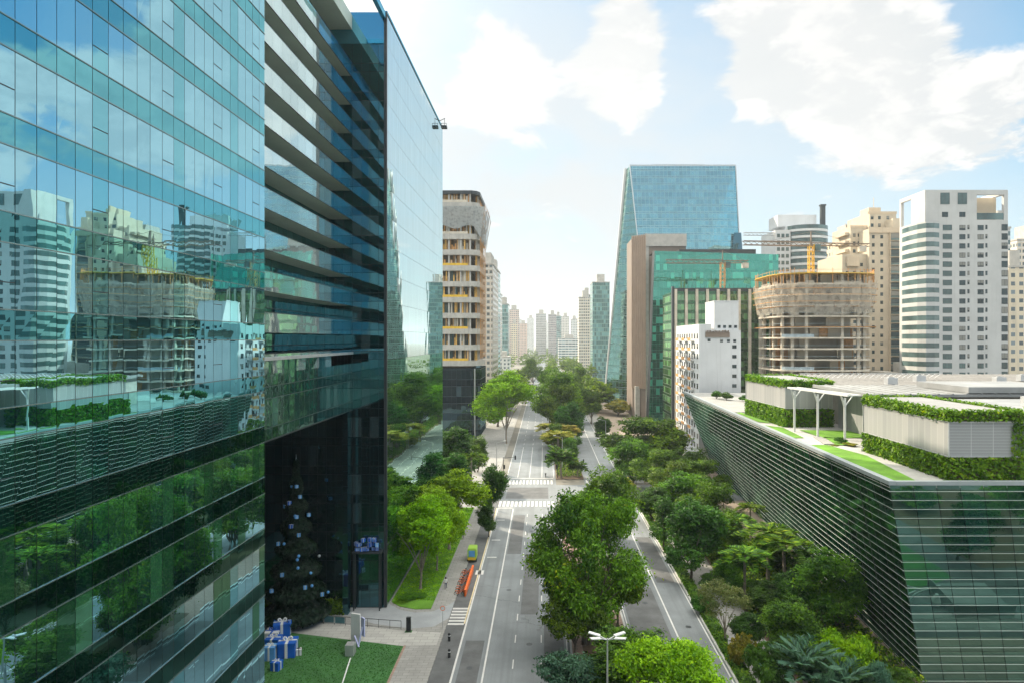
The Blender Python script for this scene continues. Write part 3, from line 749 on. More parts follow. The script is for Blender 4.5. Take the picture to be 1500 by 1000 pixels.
# roof pavilions: louvre box between two belts of green wall
LV, t = mat('louvre'); uvn = t.n('ShaderNodeUVMap', uv_map='uv').outputs[0]; s_ = t.n('ShaderNodeSeparateXYZ'); t.put(s_.inputs[0], uvn)
l_ = t.m('FRACT', t.m('DIVIDE', s_.outputs[1], .16)); p_ = t.m('LESS_THAN', t.m('FRACT', t.m('DIVIDE', s_.outputs[0], 2.35)), .025)
cc = t.mix(t.step(l_, .2, .9), (.5, .52, .54), (.2, .21, .23)); cc = t.mix(p_, cc, (.6, .61, .62))
pp = t.n('ShaderNodeBsdfPrincipled', i_Base_Color=cc, i_Roughness=.45, i_Metallic=.3)
bb = t.n('ShaderNodeBump', i_Strength=.6, i_Distance=.05, i_Height=l_); t.put(pp.inputs['Normal'], bb.outputs[0]); t.out(pp.outputs[0])
PV, t = mat('perforated_panel'); uvn = t.n('ShaderNodeUVMap', uv_map='uv').outputs[0]; s_ = t.n('ShaderNodeSeparateXYZ'); t.put(s_.inputs[0], uvn)
fu_ = t.m('FRACT', t.m('DIVIDE', s_.outputs[0], 1.22)); q_ = t.m('LESS_THAN', fu_, .05); pr_ = t.m('LESS_THAN', t.m('FRACT', t.m('DIVIDE', s_.outputs[0], .13)), .4)
w_ = t.n('ShaderNodeTexWhiteNoise', noise_dimensions='1D'); t.put(w_.inputs['W'], t.m('FLOOR', t.m('DIVIDE', s_.outputs[0], 1.22)))
cc = t.mix(w_.outputs[0], (.3, .31, .32), (.4, .4, .4)); cc = t.mix(t.m('MULTIPLY', pr_, .35), cc, (.2, .21, .22)); cc = t.mix(q_, cc, (.48, .48, .47))
pp = t.n('ShaderNodeBsdfPrincipled', i_Base_Color=cc, i_Roughness=.5, i_Metallic=.2); t.out(pp.outputs[0])
def pavilion(label, pts, zb, zl0, zl1, zt, mats):
    x, y = pts[0]
    p = thing('roof_pavilion', label, 'pavilion', (x, y, ZR)); inv = Matrix.Translation((-x, -y, -ZR))
    def part(b, n, mts):
        o = b.build(n, mts, p); o.matrix_parent_inverse = inv; return o
    ctr = Vector((sum(q[0] for q in pts)/len(pts), sum(q[1] for q in pts)/len(pts)))
    def inset(d): 
        out = []
        for q in pts:
            v = Vector(q)-ctr; out.append((q[0]-math.copysign(d, v.x), q[1]-math.copysign(d, v.y)))
        return out
    b = MB(); b.prism(inset(.35), zb, zt-.25); part(b, 'core', M['soil'])
    b = MB(); q = inset(.12)
    n = len(q); u = 0
    for i in range(n): u = b.wall(q[i], q[(i+1) % n], zl0, zl1, 1 if i in mats else 0, u)
    part(b, 'louvre_panel', [LV, PV])
    b = MB(); b.ring(inset(.08), zl0, .07); b.ring(inset(.08), zl1, .07)
    for c_ in inset(.08): b.bar((*c_, zl0), (*c_, zl1), .09)
    part(b, 'panel_frame', M['steel'])
    b = MB(); b.prism(inset(.55), zt-.24, zt-.05); part(b, 'roof', M['roofgrey'])
    F = []
    for i in range(n):
        a, c_ = pts[i], pts[(i+1) % n]
        F.append(((a[0], a[1], zb), (c_[0]-a[0], c_[1]-a[1], 0), (0, 0, zl0-.05-zb)))
        F.append(((a[0], a[1], zl1+.05), (c_[0]-a[0], c_[1]-a[1], 0), (0, 0, zt-zl1)))
        d_ = (Vector(c_)-Vector(a)).normalized(); nn = Vector((-d_.y, d_.x))*.6
        F.append(((a[0], a[1], zt), (c_[0]-a[0], c_[1]-a[1], 0), (nn.x, nn.y, 0)))
    return p, F, part
p, F, part = pavilion('roof pavilion nearest the camera, louvred grey box between belts of hanging hedge', [(43.0, 72.6), (51.2, 72.6), (51.2, 92.2), (43.0, 92.2)], ZR, 24.55, 28.25, 29.35, (3,))
F.append(((49.75, 72.6, 24.5), (1.45, 0, 0), (0, 0, 3.8)))
C, N, T = scatter_box(F, 60, .3, .14)
o = link('green_wall', leaves_data('green_wall', C, N, .34, T, leafmat('hedge_leaf', (.03, .1, .008), (.13, .27, .02), (.26, .34, .03))), p); o.matrix_parent_inverse = Matrix.Translation((-43.0, -72.6, -ZR))
p, F, part = pavilion('farther roof pavilion beside the pergola, beige panelled box with hedge belts', [(41.3, 117), (49.5, 117), (49.5, 137), (40.4, 137)], ZR, 25.2, 28.8, 29.9, (0, 3))
C, N, T = scatter_box(F, 40, .3, .14)
o = link('green_wall', leaves_data('green_wall_far', C, N, .4, T, bpy.data.materials['hedge_leaf']), p); o.matrix_parent_inverse = Matrix.Translation((-41.3, -117, -ZR))
# white pergola and flat metal roofs
pg = thing('steel_pergola', 'white steel pergola with slanting posts in front of the roof terrace', 'pergola', (41, 98, ZR))
def pgp(b, n, m_):
    o = b.build(n, m_, pg); o.matrix_parent_inverse = Matrix.Translation((-41, -98, -ZR))
for (x, y) in ((40.9, 111.5), (42.1, 105), (43.4, 98.5)):
    b = MB(); b.bar((x, y, ZR), (x, y, 28.6), .17, 0, 8); b.bar((x, y, 27.2), (x-.7, y-.3, 29.0), .12, 0, 6); b.bar((x, y, 27.4), (x+1.2, y, 29.0), .1, 0, 6); pgp(b, 'post', M['white'])
b = MB(); b.bar((40.2, 112.5, 29.1), (43.0, 96.5, 29.1), .2); b.bar((41.8, 112.8, 29.1), (44.8, 96.8, 29.1), .16)
for i in range(9):
    f = i/8; b.bar((40.2+2.8*f, 112.5-16*f, 29.1), (41.8+3*f, 112.8-16*f, 29.1), .1)
pgp(b, 'beam', M['white'])
b = MB(); b.box(45.6, 110, 96.5, 116, 28.9, 29.3, 0)
for i in range(32): b.box(45.7+i*2, 45.9+i*2, 96.4, 116.1, 29.3, 29.42)
pgp(b, 'roof', M['roofwhite'])
rf = thing('roof_hall', 'long low hall with a ribbed pale metal roof at the back of the garden terrace', 'hall', (50, 117, ZR))
def rfp(b, n, m_):
    o = b.build(n, m_, rf); o.matrix_parent_inverse = Matrix.Translation((-50, -117, -ZR))
b = MB(); b.box(52.2, 117, 117, 160, ZR, 28.2); rfp(b, 'wall', M['concrete'])
b = MB(); b.box(51.2, 117.5, 116.5, 161, 28.3, 28.75)
for i in range(44): b.box(51.5+i*1.5, 51.62+i*1.5, 116.4, 161.1, 28.75, 28.9)
rfp(b, 'roof', M['roofgrey'])
b = MB()
for i in range(26): b.bar((52+i*1.1, 139, 29.2), (53.3+i*1.1, 139, 30.1), .06, 0, 4); 
b.bar((52, 138.9, 30.1), (81, 138.9, 30.1), .08)
rfp(b, 'skylight_row', M['white'])
b = MB(); b.box(50, 53, 96.6, 116, ZR, 28.8); rfp(b, 'inner_wall', PV)
h2 = MB(); h2.box(53.4, 110, 74, 94, ZR+.01, 26.0); h2.box(53.4, 110, 73.5, 94.5, 28.4, 28.8); h2.box(53.6, 109, 74.2, 94, 26, 28.4)
tag(h2.build('roof_hall', M['roofwhite']), 'white flat roof of the terrace hall directly behind the near pavilion', 'hall')
pq = MB(); pq.box(60, 75, 96.5, 110, 29.45, 30.3); pq.box(80, 100, 98, 112, 29.45, 30.1)
tag(pq.build('roof_canopy', M['roofwhite']), 'white flat canopy panels lying above the terrace roof', 'canopy')
# things standing on the terrace roofs
b0 = MB(); b0.box(-.9, .9, -.7, .7, .0, 1.2); b0.lathe((0, 0, 1.2), [(.5, 0), (.5, .15), (.42, .15), (.42, .05)], 0, 12)
vm_ = b0.data('vent_unit', [M['steel']])
for i, (x, y, z, lb) in enumerate(((63, 124, 28.92, 'grey vent unit on the ribbed hall roof, leftmost of the vents'), (72, 131, 28.92, 'grey vent unit on the ribbed hall roof, second from the left'), (84, 126, 28.92, 'grey vent unit on the ribbed hall roof, third from the left'), (94, 134, 28.92, 'grey vent unit at the far right of the ribbed hall roof'), (60, 84, 28.82, 'grey vent unit on the flat roof behind the near pavilion'))):
    v_ = thing('vent_unit', lb, 'vent', (x, y, z), 'roof vents'); link('housing', vm_, v_)
# ------------------------------------------------------------------ towers on the right
def placed(root):
    inv = Matrix.Translation(-Vector(root.location))
    def part(b, n, m, par=None):
        o = b.build(n, m, par or root)
        if par is None or par is root: o.matrix_parent_inverse = inv
        return o
    return part
def win_data(w, h, name='window', frame=None, mull=1, glass='winglass'):
    """a window facing -Y, centred at its foot: frame proud of the wall, pane inside"""
    b = MB(); t_ = .06
    b.box(-w/2, w/2, -.05, .02, 0, t_, 0); b.box(-w/2, w/2, -.05, .02, h-t_, h, 0)
    b.box(-w/2, -w/2+t_, -.05, .02, t_, h-t_, 0); b.box(w/2-t_, w/2, -.05, .02, t_, h-t_, 0)
    for k in range(mull):
        x = -w/2+w*(k+1)/(mull+1); b.box(x-.03, x+.03, -.045, .02, t_, h-t_, 0)
    b.quad((-w/2+t_, -.012, t_), (w/2-t_, -.012, t_), (w/2-t_, -.012, h-t_), (-w/2+t_, -.012, h-t_), 1)
    return b.data(name, [frame or M['darkmetal'], M[glass]])
class Windows:
    """windows of one building: the first 95 as parts, whatever is left as one part"""
    def __init__(s, root, lim=95): s.root = root; s.n = 0; s.rest = []; s.lim = lim
    def add(s, me, p, rz=0.0): s.rest.append((me, p, rz))
    def done(s):
        s.rest.sort(key=lambda q: -q[1][2])
        L = Vector(s.root.location)
        for me, p, rz in s.rest[:s.lim]:
            link('window', me, s.root, tuple(Vector(p)-L), rz)
        if len(s.rest) > s.lim:
            b = MB(); mats = s.rest[0][0].materials[:]
            for me, p, rz in s.rest[s.lim:]:
                c, sn = math.cos(rz), math.sin(rz)
                for f in me.polygons:
                    vs = [me.vertices[i].co for i in f.vertices]
                    b.quad(*[(p[0]+v.x*c-v.y*sn, p[1]+v.x*sn+v.y*c, p[2]+v.z) for v in vs], f.material_index)
            o = b.build('lower_windows', mats, s.root); o.matrix_parent_inverse = Matrix.Translation(-L); o['kind'] = 'stuff'

# --- slanted glass skyscraper
sk = thing('glass_skyscraper', 'tallest slanted blue-green glass skyscraper with a white edge tapering upward', 'skyscraper', (80, 390, 0)); part = placed(sk)
SKG = curtain('skyscraper_glass', (.42, .72, .68), (.33, .61, .6), (.03, .09, .11), (.26, .42, .44), 2.2, 4.2, .28, .12, .22, .84, .004, .004)
SKL = curtain('skyscraper_side', (.26, .48, .46), (.2, .4, .38), (.015, .05, .04), (.16, .26, .24), 2.2, 4.2, .28, .14, .24, .68, .006, .006)
A = (49.8, 396, 137.3); B_ = (111, 396, 137.3); C_ = (115.5, 388, 0); D_ = (62, 378, 0); E_ = (35.5, 402, 0); A2 = (48.6, 404, 137.3); BK = (114, 430, 0); BK2 = (110, 425, 137.3); EK = (45, 440, 0); AK = (52, 430, 137.3)
def uvq(b, P, m=0):
    o = Vector(P[0]); ux = (Vector(P[1])-o); ux.z = 0; ux.normalize()
    b.quad(*P, m, tuple(((Vector(p)-o).dot(ux)+80, p[2]) for p in P))
b = MB(); uvq(b, (D_, C_, B_, A)); part(b, 'front_facade', SKG)
b = MB(); uvq(b, (E_, D_, A, A2)); part(b, 'side_facade', SKL)
b = MB(); uvq(b, (C_, BK, BK2, B_)); uvq(b, (BK, EK, AK, BK2)); uvq(b, (EK, E_, A2, AK)); b.quad(A, B_, BK2, A2); part(b, 'rear_facade', SKG)
b = MB(); b.bar(E_, (A2[0]-.4, A2[1], 138), .9, 0, 4); b.bar(A2, (53.5, 392, 98), .3, 0, 4); part(b, 'edge_fin', M['white'])
b = MB(); b.box(49.6, 111.2, 396.1, 397, 136.8, 138.2); b.box(64, 94, 400, 412, 137.5, 139.4); b.bar((49.7, 395.8, 137.3), (D_[0], D_[1]-.2, 0), .35); b.bar((111.1, 395.8, 137.3), (C_[0], C_[1]-.2, 0), .35); part(b, 'roof_edge', M['steel'])
b = MB(); uvq(b, ((106, 389.5, 66), (114.4, 388.7, 66), (113, 391.3, 98), (108.8, 391.3, 98))); part(b, 'corner_notch', GD)

# --- tan finned block + green glass block in front of it
tb = thing('finned_tower', 'brown office tower with vertical tan fins between skyscraper and green glass block', 'tower', (48, 322, 0)); part = placed(tb)
b = MB(); b.prism([(47.6, 320), (66.5, 320), (66.5, 350), (42.4, 350), (42.2, 326)], 0, 85.5); part(b, 'body', M['brown'])
b = MB(); p0 = Vector((42.0, 325.8)); p1 = Vector((47.4, 319.8))
for i in range(8):
    q = p0.lerp(p1, i/7); b.prism([(q.x-.32, q.y-.5), (q.x+.12, q.y-.7), (q.x+.3, q.y-.2), (q.x-.1, q.y)], 14, 86.2)
b.prism([(p0.x, p0.y-.1), (p1.x, p1.y-.1), (p1.x, p1.y+.1), (p0.x, p0.y+.1)], 14, 85.8)
part(b, 'fin', M['tan'])
b = MB(); b.box(47.2, 66.7, 319.4, 320, 80.5, 86.3); b.box(43, 45.2, 322, 324.2, 0, 15); b.box(47.6, 49, 319.6, 320, 0, 80.4); part(b, 'cornice', M['concrete'])
gb = thing('green_glass_block', 'broad flat green glass office block standing behind the white building', 'office building', (50, 300, 0)); part = placed(gb)
GG = curtain('green_glass', (.16, .52, .42), (.13, .46, .37), (.02, .15, .105), (.05, .2, .16), 1.6, 3.9, .3, .05, .07, .6, .004, .004)
b = MB(); b.quad((46.0, 300, 0), (103, 300, 0), (103, 300, 74.2), (48.6, 300, 75.8), 0, ((0, 0), (57, 0), (57, 74), (2.6, 76))); part(b, 'front_facade', GG)
b = MB(); b.quad((45.0, 302, 0), (46.0, 300, 0), (48.6, 300, 75.8), (47.9, 302, 75.9), 0); b.quad((103, 300, 0), (103, 318.5, 0), (103, 318.5, 74.2), (103, 300, 74.2)); b.quad((48.6, 300.05, 75.75), (103, 300.05, 74.15), (103, 318, 74.15), (48.6, 318, 75.75)); b.box(60, 94, 303, 315, 74, 76.9); part(b, 'side_wall', M['darkmetal'])
# --- block with beige fins
fb = thing('finned_office_block', 'green glazed block with widely spaced beige vertical fins behind the white building', 'office building', (50, 260, 0)); part = placed(fb)
FG = curtain('fin_block_glass', (.3, .5, .3), (.1, .22, .14), (.04, .1, .035), (.05, .07, .05), 1.33, 3.6, .35, .08, .2, .55, .006, .006)
b = MB(); u = b.wall((49.4, 260), (90.5, 260), 0, 55.2, 0); b.wall((90.5, 260), (90.5, 284), 0, 55.2, 0, u); b.wall((49.4, 284), (49.4, 260), 0, 55.2, 0, u); b.poly([(49.4, 260, 55.2), (90.5, 260, 55.2), (90.5, 284, 55.2), (49.4, 284, 55.2)], 0); part(b, 'glass_wall', FG)
for i in range(11):
    b = MB(); x = 50.0+i*4.02; b.box(x-.48, x+.48, 258.9, 259.96, 0, 56.0); part(b, 'fin', M['concrete_raw'])
b = MB(); b.box(48.6, 49.35, 259, 261, 0, 57.0); b.box(49.4, 90.5, 259.5, 260.2, 55.25, 56.4)
for i in range(26): b.bar((50+i*1.6, 260.5, 56.3), (50+i*1.6, 260.5, 56.9+random.random()*1.2), .08)
part(b, 'roof_edge', M['darkmetal'])

# --- white building with blind front
wh = thing('white_building', 'white rendered building with a blind front and small square windows behind the leaning glass block', 'building', (50, 197, 0)); part = placed(wh)
b = MB(); b.box(44.7, 56.8, 197, 231, 0, 39.6); b.box(44.72, 48.2, 197.02, 230.9, 39.6, 41.4); b.box(44.8, 56.7, 215, 230.8, 39.6, 41.3); part(b, 'wall', M['white_wall'])
b = MB(); b.box(49.6, 56.7, 199, 210, 39.62, 48.0); b.box(49.5, 56.8, 198.9, 210.1, 48.0, 48.25); b.box(49.56, 56.75, 198.95, 199, 42.6, 42.8); part(b, 'penthouse', M['white_wall'])
b = MB(); b.box(46.5, 53.5, 196.72, 196.98, 37.6, 39.0)
for i in range(16): b.box(46.6+i*.43, 46.6+i*.43+.22, 196.6, 196.97, 38.8, 39.3+random.random()*.4)
part(b, 'roof_planting', M['brown'])
ws = win_data(1.25, 1.0, mull=1); wsm = win_data(.85, .8, mull=0); wb1 = win_data(1.5, 1.5, mull=1); W_ = Windows(wh)
for k in range(12): W_.add(ws, (54.9, 197, 34.4-2.8*k))
for x in (47.6, 51.2, 53.2, 55.0): W_.add(wsm, (x, 197 if x < 49 else 197, 36.4 if x < 49 else 36.2))
for x in (51, 52.6, 54.2, 55.8): W_.add(wsm, (x, 198.95, 40.3))
for k in range(12):
    for j in range(9): W_.add(wb1, (44.7, 199+j*3.6, 37.2-2.9*k), -math.pi/2)
W_.done()
for k in range(11):
    for j in (0, 1, 2):
        b = MB(); y = 203.5+j*9.2; z = 36.6-2.9*k; b.box(43.6, 44.68, y, y+4.2, z-.2, z, 0); b.box(43.55, 43.63, y, y+4.2, z, z+.9, 1); part(b, 'balcony', [M['white'], M['wood']])

# --- round tower under construction
rc = thing('round_construction_tower', 'round concrete tower under construction with open floors and netted top storeys', 'construction', (92.6, 236, 0)); part = placed(rc)
cx, cy = 92.6, 236.0
def ell(rx, ry, n=40, a0=0): return [(cx+rx*math.cos(2*math.pi*k/n+a0), cy+ry*math.sin(2*math.pi*k/n+a0)) for k in range(n)]
def sup(rx, ry, n=44):
    o = []
    for k in range(n):
        a = 2*math.pi*k/n; c, s_ = math.cos(a), math.sin(a)
        o.append((cx+rx*math.copysign(abs(c)**.55, c), cy+ry*math.copysign(abs(s_)**.55, s_)))
    return o
FH = 3.5
for k in range(17):
    z = 58.2-FH*(k+1)
    if z < 1: break
    b = MB(); b.prism(sup(16.2, 16.0), z, z+.5); part(b, 'floor_slab', M['concrete_raw'])
for k in range(16):
    a = 2*math.pi*k/16+.1; b = MB(); x = cx+14.6*math.copysign(abs(math.cos(a))**.55, math.cos(a)); y = cy+14.4*math.copysign(abs(math.sin(a))**.55, math.sin(a))
    b.box(x-.4, x+.4, y-.4, y+.4, 0, 58); part(b, 'column', M['concrete_raw'])
b = MB(); b.box(cx-7, cx+7, cy-4, cy+7, 0, 59); part(b, 'core', M['cream'])
IN = MB()
for k in range(16):
    z = 58.2-FH*(k+1)+.51
    for j in range(26):
        if random.random() < .6:
            a = 2*math.pi*random.random(); x = cx+11.5*math.cos(a); y = cy+11.5*math.sin(a); w = random.uniform(1, 2.6)
            IN.box(x-w, x+w, y-.15, y+.15, z, z+FH-.53, random.choice((0, 0, 0, 1)))
part(IN, 'inner_partition', [M['cream'], M['wood']])
nb = MB(); outer0 = sup(16.6, 16.4, 44); outer1 = sup(18.4, 18.2, 44)
net, t = mat('safety_net'); n_ = t.noise(t.coord(), .5, 4); pp = t.n('ShaderNodeBsdfPrincipled', i_Base_Color=t.mix(n_, (.66, .62, .53), (.82, .78, .7)), i_Roughness=.9)
tl = t.n('ShaderNodeBsdfTranslucent', i_Color=(.6, .5, .36)); mx = t.n('ShaderNodeMixShader', i_0=.45, i_1=pp.outputs[0], i_2=tl.outputs[0])
tp = t.n('ShaderNodeBsdfTransparent'); mx2 = t.n('ShaderNodeMixShader', i_0=t.step(t.noise(t.coord(), .5, 3), .4, .65, .42, .68), i_1=mx.outputs[0], i_2=tp.outputs[0]); t.out(mx2.outputs[0])
for k in range(44):
    k2 = (k+1) % 44; zt = 55.4+.5*math.sin(k*2.3); zb_ = 45.2+.6*math.sin(k*1.7)
    f = .55+.45*abs(math.sin(k*.14)); o1 = lerp(outer0[k], outer1[k], f); o2 = lerp(outer0[k2], outer1[k2], f)
    nb.quad((*outer0[k], zb_), (*outer0[k2], zb_), (*o2, zt), (*o1, zt))
part(nb, 'safety_net', net)
b = MB(); ar = sup(17.4, 17.2); b.prism(ar, 58.2, 58.42)
part(b, 'formwork_deck', M['yellow'])
b = MB()
for i, q in enumerate(sup(17.2, 17.0, 60)): b.bar((*q, 58.5), (*q, 59.6+.5*random.random()), .08); b.bar((*q, 54.8), (*q, 58.2), .1)
b.ring(sup(17.2, 17.0, 60), 59.4, .06)
for zz_ in (49.2, 51.4, 53.4): b.ring(sup(17.6+.1*(zz_-47), 17.4+.1*(zz_-47), 44), zz_, .1); b.ring(sup(16.9, 16.7, 44), 47.6, .14); b.ring(sup(17.6, 17.4, 44), 41.0, .22)
part(b, 'guard_rail', M['wood'])
b = MB()
for k in range(3, 16):
    z = 58.2-FH*(k+1)+.4
    b.ring(sup(16.1, 15.9, 44), z+1.0, .05)
    if k % 3 == 2:
        for i in range(6, 12): 
            q = sup(15.9, 15.7, 44); b.quad((*q[(i+20) % 44], z), (*q[(i+21) % 44], z), (*q[(i+21) % 44], z+1.1), (*q[(i+20) % 44], z+1.1))
part(b, 'parapet_net', paint('pale_blue_net', (.4, .48, .52), .8, .2, .5))
# cranes
def crane(label, x, y, z0, zj, l0, l1, colr, wid=1.4, ang=0.0, cab=True):
    c = thing('tower_crane', label, 'crane', (x, y, z0)); part = placed(c)
    def lattice(b, p, q, w, seg):
        p = Vector(p); q = Vector(q); d_ = (q-p)/seg; ax = d_.normalized()
        u = Vector((0, 0, 1)) if abs(ax.z) < .9 else Vector((1, 0, 0)); s_ = ax.cross(u).normalized(); u = s_.cross(ax)
        cs = [s_*w/2+u*w/2, -s_*w/2+u*w/2, -s_*w/2-u*w/2, s_*w/2-u*w/2]
        for c_ in cs: b.bar(p+c_, q+c_, .17)
        for i in range(seg):
            for j in range(4): b.bar(p+d_*i+cs[j], p+d_*(i+1)+cs[(j+1) % 4], .09)
    b = MB(); lattice(b, (x, y, z0), (x, y, zj), wid, max(3, int((zj-z0)/1.6))); part(b, 'mast', colr)
    ca, sa = math.cos(ang), math.sin(ang)
    e0 = (x+l0*ca, y+l0*sa, zj); e1 = (x+l1*ca, y+l1*sa, zj)
    b = MB(); lattice(b, (x, y, zj+.2), (e1[0], e1[1], zj+.2), 1.3, int(abs(l1)/2)); lattice(b, (x, y, zj+.2), (e0[0], e0[1], zj+.2), .9, max(3, int(abs(l0)/2)))
    b.bar((x, y, zj), (x, y, zj+4.5), .25); b.bar((x, y, zj+4.4), (x+l1*ca*.7, y+l1*sa*.7, zj+.5), .06); b.bar((x, y, zj+4.4), (x+l0*ca*.9, y+l0*sa*.9, zj+.5), .06); part(b, 'jib', M['brown'] if colr is not M['steel'] else colr)
    b = MB(); s0 = .88; b.box(x+l0*ca*s0-1.2, x+l0*ca*s0+1.2, y+l0*sa*s0-.8, y+l0*sa*s0+.8, zj-2.2, zj-.2); part(b, 'counterweight', M['concrete'])
    if cab:
        b = MB(); b.box(x+.9, x+2.6, y-1.8, y-.5, zj-2.3, zj-.1); part(b, 'cab', M['winglass_b'])
crane('yellow-masted tower crane rising above the round construction tower', 90.5, 231.5, 58.6, 69.0, 21, -24, M['yellow'], 1.5, .12)
crane('dark tower crane in front of the green glass block', 68.5, 262, 55.3, 66.5, 10, -22, M['wood'], 1.6, .05)
crane('thin pale crane jib reaching past the skyscraper side', 121, 340, 60, 89, 12, -22, M['steel'], 1.2, .05)

# --- rounded apartment tower behind
ra = thing('rounded_apartment_tower', 'pale apartment tower with a curved balcony front and a roof chimney behind the round tower', 'apartment building', (127, 335, 0)); part = placed(ra)
cxr, cyr = 131.5, 342.0
def arc(r, a0, a1, n=12): return [(cxr+r*math.cos(R(a0+(a1-a0)*k/n)), cyr+r*.8*math.sin(R(a0+(a1-a0)*k/n))) for k in range(n+1)]
b = MB(); b.box(114.5, 122, 338, 360, 0, 91); b.box(122, 141.5, 342, 364, 0, 94); b.box(118.5, 138, 346, 360, 94, 100); part(b, 'wall', M['white_wall'])
for k in range(27):
    z = 3+3.35*k; pts = arc(10.2, 180, 360)
    b = MB(); u = 0
    for i in range(12): b.wall(pts[i], pts[i+1], z+1.2, z+3.1, 1); b.wall(pts[i], pts[i+1], z, z+1.15, 0)
    b.poly([(p_[0], p_[1], z+3.1) for p_ in pts]); b.poly([(p_[0], p_[1], z) for p_ in reversed(pts)])
    part(b, 'balcony', [M['white'], M['winglass_b']])
b = MB()
for k in range(26):
    for x in (115.3, 117.5, 119.7): b.box(x, x+1.5, 337.9, 338, 3.6+3.35*k, 5.4+3.35*k)
part(b, 'window_band', M['winglass_b'])
b = MB(); b.box(139.3, 141.4, 343, 345, 94, 104); b.box(139.0, 141.7, 342.7, 345.3, 104, 104.7); part(b, 'chimney', M['darkmetal'])

# --- cream twin tower
ct = thing('cream_apartment_tower', 'cream stepped apartment tower between the round tower and the white tower', 'apartment building', (130, 275, 0)); part = placed(ct)
b = MB(); b.box(131, 144.6, 275, 300, 0, 81.5); b.box(121, 131, 277, 302, 0, 71.5); b.box(135, 146, 283, 304, 81.5, 89.5); b.box(127.5, 134.5, 284, 302, 71.6, 84); b.box(141.5, 144.4, 277, 290, 81.5, 86); part(b, 'wall', M['cream'])
W_ = Windows(ct); wn_ = win_data(1.1, 1.4, mull=0)
for k in range(23):
    for x in (132.6, 136.0): W_.add(wn_, (x, 275, 77.5-3.3*k))
    for x in (123, 126, 128.8): W_.add(wn_, (x, 277, 66.5-3.3*k))
for z in (72.9, 76.2, 79.5):
    for x in (129, 131): W_.add(wn_, (x, 284, z))
for x in (136, 139, 142.5): W_.add(wn_, (x, 283, 83.5)); W_.add(wn_, (x, 283, 86.6))
W_.done()
b = MB(); b.box(127.4, 134.6, 283.9, 284, 83.3, 84.3); b.box(134.3, 146.2, 282.9, 283, 88.9, 89.9); b.box(137, 142, 288, 296, 89.5, 92.5); b.bar((140, 290, 92), (140, 290, 97), .12); part(b, 'roof_trim', M['beige'])
for z in (73.5, 77, 80.5):
    b = MB(); b.box(125.9, 127.4, 285.5, 296, z, z+1.1); part(b, 'balcony', M['cream'])
for k in range(22):
    z = 76.5-3.3*k; b = MB(); b.box(139.2, 143.4, 273.9, 274.98, z, z+.25, 0); b.box(139.3, 143.3, 274.0, 274.9, z+1.2, z+2.9, 1); b.box(139.2, 143.4, 273.85, 273.95, z+.25, z+1.1, 2); part(b, 'balcony', [M['cream'], M['winglass'], M['winglass_b']])
b = MB(); b.box(130.6, 145, 274.6, 275, 79.8, 81.9); b.box(139, 139.2, 274, 275, 4, 80); b.box(143.4, 143.7, 274, 275, 4, 80); b.box(122.6, 127.4, 275.8, 277, 66.5, 70.5); part(b, 'cornice', M['beige'])
b = MB(); b.box(130.8, 136.5, 262, 274, 0, 24.5); b.box(140, 146, 263, 274, 0, 28); part(b, 'podium', M['concrete'])
b = MB()
for z in (14, 18, 22): b.box(131.4, 136, 261.9, 262, z, z+1.8); b.box(140.5, 145.5, 262.9, 263, z, z+2.2)
part(b, 'podium_window', M['winglass_b'])

# --- the white tower
wt = thing('white_apartment_tower', 'tall white apartment tower with rows of square windows and an open frame on top', 'apartment building', (131.7, 236, 0)); part = placed(wt)
X0, X1, Yf, ZT = 131.7, 160.4, 236.0, 88.6
b = MB(); b.box(X0, X1, Yf, Yf+17, 0, 78.2); b.box(X0+.02, 149.6, Yf+.02, Yf+9, 78.2, ZT-.01); b.box(X0+6, X1-3, Yf+9, Yf+16.9, 78.2, 84.5)
b.box(149.6, X1-.02, Yf+.03, Yf+1.2, 86.9, ZT-.02); b.box(159.0, X1-.01, Yf+.04, Yf+1.2, 78.2, 86.9); b.box(X1-1.2, X1-.03, Yf+1.2, Yf+16, 87.2, ZT-.03)
b.box(X0-.0, X0+1.0, Yf+9, Yf+16.8, 87.2, ZT-.02); b.box(X0+.01, X0+1.0, Yf+15.8, Yf+16.9, 78.2, 87.2)
part(b, 'wall', M['tower_white'])
b = MB(); b.box(149.7, 158.9, Yf+4, Yf+9, 78.25, 86.6); part(b, 'penthouse', M['beige'])
b = MB(); b.box(149.7, 158.9, Yf+.1, Yf+.2, 78.3, 80.6); part(b, 'terrace_glass', M['winglass_b'])
wl = win_data(3.2, 1.9, mull=2, glass='winglass_b'); wm_ = win_data(2.1, 1.75, mull=1); wsx = win_data(.7, 1.5, mull=0); wr = win_data(2.1, 2.2, mull=1); wt_ = win_data(3.2, 4.0, mull=1, glass='winglass_b')
W_ = Windows(wt)
for k in range(24):
    z = 74.6-3.17*k
    if z < 1: break
    W_.add(wl, (139.4, Yf, z)); W_.add(wm_, (144.6, Yf, z+.05)); W_.add(wm_, (150.9, Yf, z+.05)); W_.add(wsx, (146.7, Yf, z+.35)); W_.add(wsx, (152.9, Yf, z+.35)); W_.add(wr, (159.2, Yf, z-.1))
for x in (138.6, 144.6):
    W_.add(wt_, (x, Yf, 83.6)); W_.add(wm_, (x, Yf, 79.2))
W_.done()
